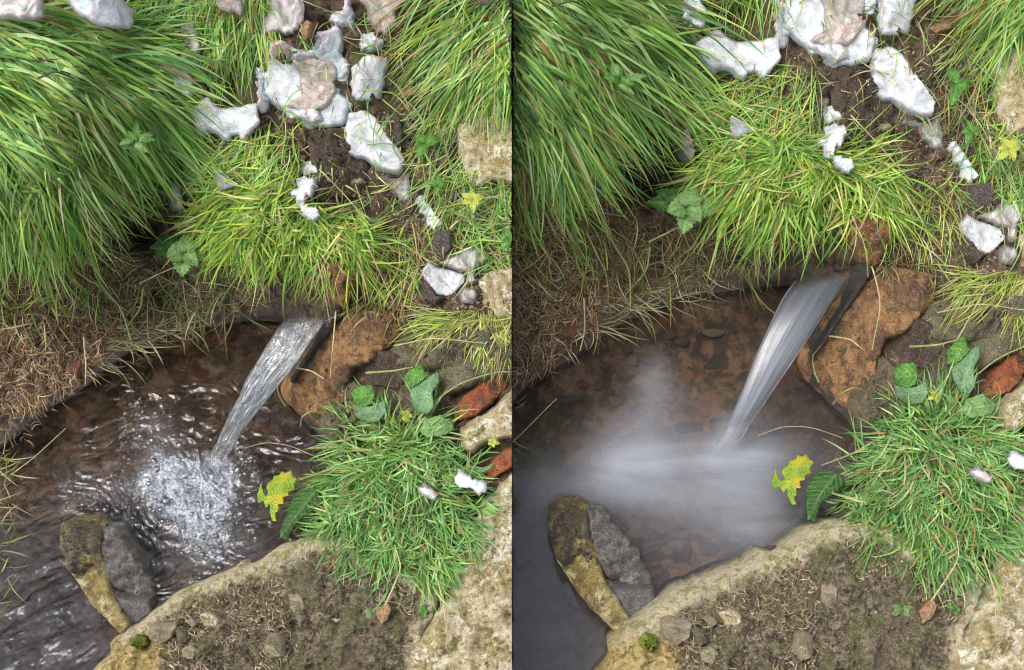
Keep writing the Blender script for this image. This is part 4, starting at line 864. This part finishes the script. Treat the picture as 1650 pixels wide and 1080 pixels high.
    b = blades(q, rng.uniform(-1.2, 1.2, len(q)), rng.uniform(20, 60, len(q)), rng.uniform(1.5, 3, len(q)), .012, [(.2, .22, .08), (.3, .26, .13), (.14, .2, .05)], .8, .5, .3, floor=.004)
    tuft('grass_tuft', [b], 'straggling blades along the left edge of the pool', 8)
    # brown thatch
    q = scatter([(-60,380),(120,390),(215,400),(240,470),(190,520),(150,590),(100,640),(-60,720)], 4200)
    b = blades(q, rng.uniform(0, 6.28, len(q)), rng.uniform(10, 42, len(q)), rng.uniform(.9, 2.2, len(q)), .012, BROWN + BROWN[:1] * 2, .9, 1.5, .1, K=6, roll=.3)
    V, F, C, K = b; k = keep_side(V, F); V, F, C = compact(V, F[k], C)
    o = link('dead_thatch', make_mesh('dead_thatch', V, F, M['dead'], None, True, {'col': C})); tag(o, LB('matted brown dead grass below the huge tuft'), None, None, 'stuff')
    # litter of dry bits over soil and ledge
    q = np.r_[scatter([(230,180),(700,180),(740,560),(600,560),(540,430),(300,430)], 1500), scatter([(270,990),(330,960),(450,905),(540,880),(640,930),(690,970),(650,1090),(300,1090),(260,1050)], 2600),
              scatter([(640,180),(860,180),(860,620),(640,560)], 900), scatter([(550,560),(700,570),(760,700),(640,690),(560,640)], 300), scatter([(-40,500),(160,560),(60,700),(-40,760)], 300), scatter([(180,400),(430,440),(420,505),(190,560)], 500)]
    b = blades(q, rng.uniform(0, 6.28, len(q)), rng.uniform(5, 26, len(q)) * np.where(q[:, 1] > 860, .9, 1), rng.uniform(.6, 1.4, len(q)), np.where(q[:, 1] > 860, .005, .006), [(.14, .1, .065), (.2, .15, .1), (.1, .07, .045), (.36, .3, .2), (.26, .21, .14), (.07, .05, .03)], .9, 1.2, .04, K=5, roll=.3)
    V, F, C, K = b
    lg = sstep(860, 900, q[:, 1]) * (q[:, 0] < 690) ; V = V + np.repeat(np.repeat(lg, K), 2)[:, None] * NRM * .030
    k = keep_side(V, F); V, F, C = compact(V, F[k], C)
    o = link('plant_litter', make_mesh('plant_litter', V, F, M['dead'], None, True, {'col': C})); tag(o, LB('dry stalk litter strewn over soil and ledge'), None, None, 'stuff')
    q = np.r_[scatter([(230,180),(700,180),(740,560),(600,560),(540,430),(300,430)], 2200), scatter([(270,990),(330,960),(450,905),(540,880),(640,930),(690,970),(650,1090),(300,1090),(260,1050)], 1200), scatter([(640,120),(860,120),(860,620),(640,560)], 1800)]
    cr = rng.uniform(.8, 3.2, len(q)) * PX; P = Pt(q); lg = (q[:, 1] > 880) * 1.0; P = P + NRM * (lg * .031)[:, None]
    tet = rng.normal(0, 1, (len(q), 6, 3)); tet /= np.linalg.norm(tet, axis=2, keepdims=True)
    oct_ = A([(1, 0, 0), (0, 1, 0), (-1, 0, 0), (0, -1, 0), (0, 0, 1), (0, 0, -1)], float)[None] + .5 * tet
    V = (P[:, None] + oct_ * cr[:, None, None]).reshape(-1, 3); f = A([(0, 1, 4), (1, 2, 4), (2, 3, 4), (3, 0, 4), (1, 0, 5), (2, 1, 5), (3, 2, 5), (0, 3, 5)])
    F = (f[None] + (np.arange(len(q)) * 6)[:, None, None]).reshape(-1, 3); k = keep_side(V, F); cc = A([(.09, .055, .035), (.15, .1, .065), (.05, .033, .022), (.24, .18, .12)])[rng.integers(0, 4, len(q))]
    C = np.repeat(cc, 6, 0); V, F, C = compact(V, F[k], C)
    o = link('soil_crumbs', make_mesh('soil_crumbs', V, F, M['dead'], None, False, {'col': C})); tag(o, LB('crumbs of dark soil on the bank'), None, None, 'stuff')

def plants():
    # nettle beside the outlet
    c = (300, 405); root = empty('nettle', Pt([c])[0]); tag(root, LB('young nettle with toothed pale green leaves left of outlet'), 'nettle')
    for a, L, W, lf, mt in [(100, 42, 32, .045, 'nettle'), (165, 34, 30, .05, 'nettle'), (10, 44, 32, .05, 'nettle'), (-85, 34, 22, .055, 'nettle'), (55, 30, 22, .058, 'nettle'), (-140, 24, 16, .06, 'nettle'), (-35, 24, 16, .06, 'nettle'), (185, 60, 30, .028, 'darkleaf'), (205, 52, 26, .03, 'darkleaf')]:
        leaf('leaf', (c[0] + (lf - .05) * 100, c[1]), a, L, W, mt, lf, .35, root, nserr=8)
    stem('stem', [(302, 440), (300, 420), (300, 405)], 4, 'stem', [.0, .02, .05], root)
    for (cx, cy, lb, lf0) in [(222, 228, 'feathery green herb growing among the huge tuft blades', .05)]:
        root = empty('herb', Pt([(cx, cy)])[0]); tag(root, LB(lb), 'herb'); n = 0
        for k in range(11):
            if leaf('leaflet', (cx + rng.uniform(-8, 8), cy + rng.uniform(-6, 6)), rng.uniform(-200, 40), rng.uniform(20, 34), rng.uniform(8, 13), 'ivy' if k % 2 else 'nettle', lf0, .5, root, nserr=6): n += 1
    for (cx, cy, mt, lb, nn, L) in [(762, 322, 'yellowsprig', 'little yellow-green sprig on the right bank', 7, 20), (250, 335, 'nettle', 'small sprig in the dark gap beside the huge tuft', 6, 16),
                             (705, 300, 'ivy', 'round green herb leaves below the narrow snow finger', 4, 18), (686, 232, 'ivy', 'green herb leaf right of the large ice block', 3, 30), (820, 385, 'ivy', 'broad green leaves at the right edge', 3, 26),
                             (725, 772, 'yellowsprig', 'yellow-green sprig touching the small snow patch', 5, 18), (655, 668, 'yellowsprig', 'tiny bright sprig above the foreground tuft', 5, 13),
                             (683, 985, 'ivy', 'tiny clover sprig beside the pale slab', 4, 12), (793, 712, 'yellowsprig', 'pale sprout between pale slab and broken brick', 5, 12), (605, 985, 'nettle', 'jagged green leaf beside the seed pod', 2, 28)]:
        root = empty('sprig', Pt([(cx, cy)])[0]); tag(root, LB(lb), 'plant sprig'); n = 0
        for k in range(nn):
            if leaf('leaf', (cx, cy), 360 * k / nn + rng.uniform(-25, 25), L * rng.uniform(.7, 1.2), L * .55, mt, .026, .15, root, arch=.3): n += 1
        if not n: bpy.data.objects.remove(root)
    # traced leaves
    bd = lambda k1, k2: (lambda rel, Q: k1 * (1 - np.abs(rel[:, 0] * .8 + rel[:, 1] * .6)) + k2 * rel[:, 0] * rel[:, 1])
    def ribf(pl):
        p = np.array(pl, float); c = p.mean(0); w_, v_ = np.linalg.eigh(np.cov((p - c).T)); e, f = v_[:, 1], v_[:, 0]
        def fn(Q):
            a, b = (Q - c) @ e, (Q - c) @ f; return np.maximum(np.exp(-(b / 1.2) ** 2), .8 * (np.abs(((a - np.abs(b) * .9) / 9) % 1 - .5) < .09))
        return {'rib': fn}
    lf = lambda name, pl, mt, lb, lift, cat='leaf', **kw: T_(patch(name, pl, .0008, mt, **{**dict(wpx=3, sink=.0006, lift=lift, namp=.2, bend=bd(.006, .008), jag=1.2, step=1.2, extra=ribf(pl)), **kw}), lb, cat)
    lf('yellow_leaf', [(414,798),(418,790),(421,778),(424,792),(429,800),(434,795),(431,785),(432,776),(440,774),(442,766),(450,767),(455,758),(463,762),(469,757),(472,768),(480,772),(474,780),(477,788),(466,790),(466,800),(456,800),(459,811),(450,812),(451,824),(445,826),(446,841),(440,838),(436,824),(436,812),(430,818),(424,806),(417,811)], 'yellowleaf', 'tattered yellow-green leaf jutting out over the pool', 0, zfix=.045, jag=1.2)
    lf('dark_leaf', [(453,866),(456,846),(464,827),(472,804),(489,788),(506,785),(525,802),(519,813),(492,832),(472,852),(464,872)], 'darkleaf', 'glossy dark green drooping leaf over the water', 0, zfix=.04, jag=1.8, bend=lambda rel, Q: .012 * (1 - np.abs(rel[:, 0] * .8 + rel[:, 1] * .75) * 2) )
    stem('leaf_stalk', [(545, 752), (510, 765), (478, 775)], 4.5, 'stem', [.03, .045, .05], None, 'pale stalk joining foreground tuft and yellow leaf', 'stalk')
    lf('round_leaf', [(572,635),(583,624),(606,622),(611,632),(610,643),(606,652),(594,657),(578,652)], 'ivy', 'round bright green leaf by the speckled rock', .048)
    lf('round_leaf', [(575,654),(600,657),(625,646),(628,663),(617,679),(594,682),(578,671)], 'paleleaf', 'grey-green leaf just below the round bright one', .045)
    lf('ivy_leaf', [(656,610),(667,596),(683,588),(689,602),(694,607),(681,618),(669,627),(657,625)], 'ivy', 'bright upper leaf of the upright sprig', .045)
    lf('ivy_leaf', [(694,607),(711,602),(711,618),(700,632),(703,657),(692,668),(678,663),(669,649),(665,629),(681,618)], 'paleleaf', 'long grey-green leaf of the upright sprig', .042)
    lf('toothed_leaf', [(678,693),(689,674),(714,671),(731,679),(736,693),(719,702),(694,704)], 'nettle', 'ribbed broad leaf above the foreground tuft', .04, jag=2)
    lf('shade_leaf', [(547,721),(558,707),(574,705),(570,727),(556,734)], 'darkleaf', 'dark leaf at the foot of the speckled rock', .03)
    lf('dead_leaf', [(489,53),(497,39),(511,47),(506,67),(492,74)], 'brownleaf', 'curled brown leaf between ice plates at the top', .018)
    lf('dead_leaf', [(642,156),(656,143),(676,149),(672,156),(650,163)], 'brownleaf', 'brown leaf right of the squarish ice block', .014)
    lf('dead_leaf', [(735,800),(752,800),(756,812),(740,816)], 'brownleaf', 'small brown leaf below the small snow patch', .03)
    lf('seed_pod', [(613,980),(622,966),(631,962),(637,972),(630,990),(620,998)], 'brownleaf', 'pinkish brown seed pod on a pale stalk', .045, 'seed pod', bend=lambda rel, Q: .008 * (1 - (rel ** 2).sum(1)))
    stem('pod_stalk', [(627, 966), (655, 905), (645, 868)], 2.6, 'straw', [.05, .07, .08], None, 'pale stalk rising from the seed pod', 'stalk')
    # straws
    for pts, w_, lf_, mt, lb in [([(546,505),(548,560),(541,612)], 2.6, [.03, .07, .055], 'straw', 'upright straw standing against the orange rock'),
        ([(487,595),(512,600),(530,612)], 3, [.05, .055, .05], 'straw', 'short straw lying on the orange rock'),
        ([(470,655),(462,640),(459,620),(473,607)], 3, [.05, .06, .065, .06], 'stem', 'green curl clinging to the orange rock left side'),
        ([(492,686),(497,672),(512,663),(530,666)], 3, [.04, .06, .065, .05], 'stem', 'bent pale stalk over the rock foot'),
        ([(597,603),(640,600),(670,594)], 4, [.05, .05, .05], 'stem', 'flat pale blade lying behind the leafy sprigs'),
        ([(237,462),(275,445),(330,425),(370,412)], 3, [.04, .05, .05, .04], 'straw', 'long pale straw crossing below the nettle'),
        ([(170,430),(172,450),(190,478),(210,500),(214,550)], 5, [.05, .055, .05, .04, .01], 'stem', 'thick pale bent blade hooked over the hollow'),
        ([(240,468),(236,500),(205,535)], 4, [.03, .03, .015], 'stem', 'curved green blade at the pool edge'),
        ([(142,545),(146,590),(141,620)], 3.2, [.02, .02, .01], 'straw', 'yellow stalk standing in the pool edge'),
        ([(295,383),(330,380),(370,382)], 2.6, [.04, .05, .04], 'straw', 'thin straw above the nettle'),
        ([(110,405),(150,418),(200,425)], 3, [.03, .03, .03], 'straw', 'reddish dry stalk in the thatch'),
        ([(517,470),(530,440),(560,380)], 2.4, [.05, .06, .05], 'straw', 'long dry stalk in front of the rusty stone'),
        ([(595,395),(615,440),(635,485)], 2.2, [.04, .05, .03], 'straw', 'leaning straw on the right of the rusty stone'),
        ([(520,425),(531,465),(538,523)], 2.4, [.05, .06, .04], 'straw', 'white straw dangling before the outlet'),
        ([(20,765),(60,735),(110,690)], 1.8, [.004, .006, .01], 'straw', 'fine straw trailing in the water'),
        ([(395,722),(430,712),(470,718),(515,738)], 1.6, [.004, .006, .008, .01], 'straw', 'hair-thin stalk arching above the dark water'),
        ([(700,905),(716,950),(724,1010)], 2.6, [.04, .05, .045], 'straw', 'brown stalk lying against the pale slab'),
        ([(690,700),(730,705),(775,712)], 4, [.03, .04, .03], 'stem', 'pale flat blade above the foreground tuft'),
        ([(95,150),(125,142),(150,150)], 3.5, [.07, .08, .07], 'bark', 'dark forked twig lying on the huge tuft'),
        ([(60,118),(90,126),(128,120)], 3, [.07, .075, .07], 'bark', 'short dark twig on the huge tuft'),
        ([(345,430),(352,470),(350,500)], 2.4, [.03, .04, .02], 'stem', 'thin green blade dangling at the left of the outlet'),
        ([(640,560),(700,548),(780,556)], 2.4, [.04, .05, .04], 'straw', 'pale stalk across the flat olive rock'),
        ([(670,600),(690,560),(705,535)], 2, [.04, .05, .045], 'straw', 'upright stalk on the flat olive rock'),
        ([(700,650),(740,620),(800,600),(840,602)], 3, [.03, .045, .04, .03], 'stem', 'long pale blade behind the orange-red brick'),
        ([(520,280),(560,320),(610,380)], 2.2, [.03, .03, .03], 'straw', 'slanting straw across the brown clod')]:
        stem('stalk', pts, w_, mt, lf_, None, lb, 'stalk')

def build(side):
    global SIDE
    SIDE = side
    ground(); water(); stream()
    if side == 'L': bubbles()
    stones(); ice()
    pebbles([(20,740),(130,660),(260,560),(430,540),(440,700),(500,760),(480,860),(380,900),(250,930),(240,860),(100,830)], 90, (9, 30), ['peb_brown', 'peb_red', 'peb_grey', 'peb_brown', 'peb_pale'], 'rounded stone on the pool bed', 'stones on the pool bed')
    pebbles([(20,860),(90,850),(180,1010),(120,1080),(-20,1080)], 20, (9, 26), ['peb_brown', 'peb_grey', 'peb_red'], 'rounded stone on the outflow bed', 'stones on the outflow bed')
    grasses(); plants()
build('L'); build('R')
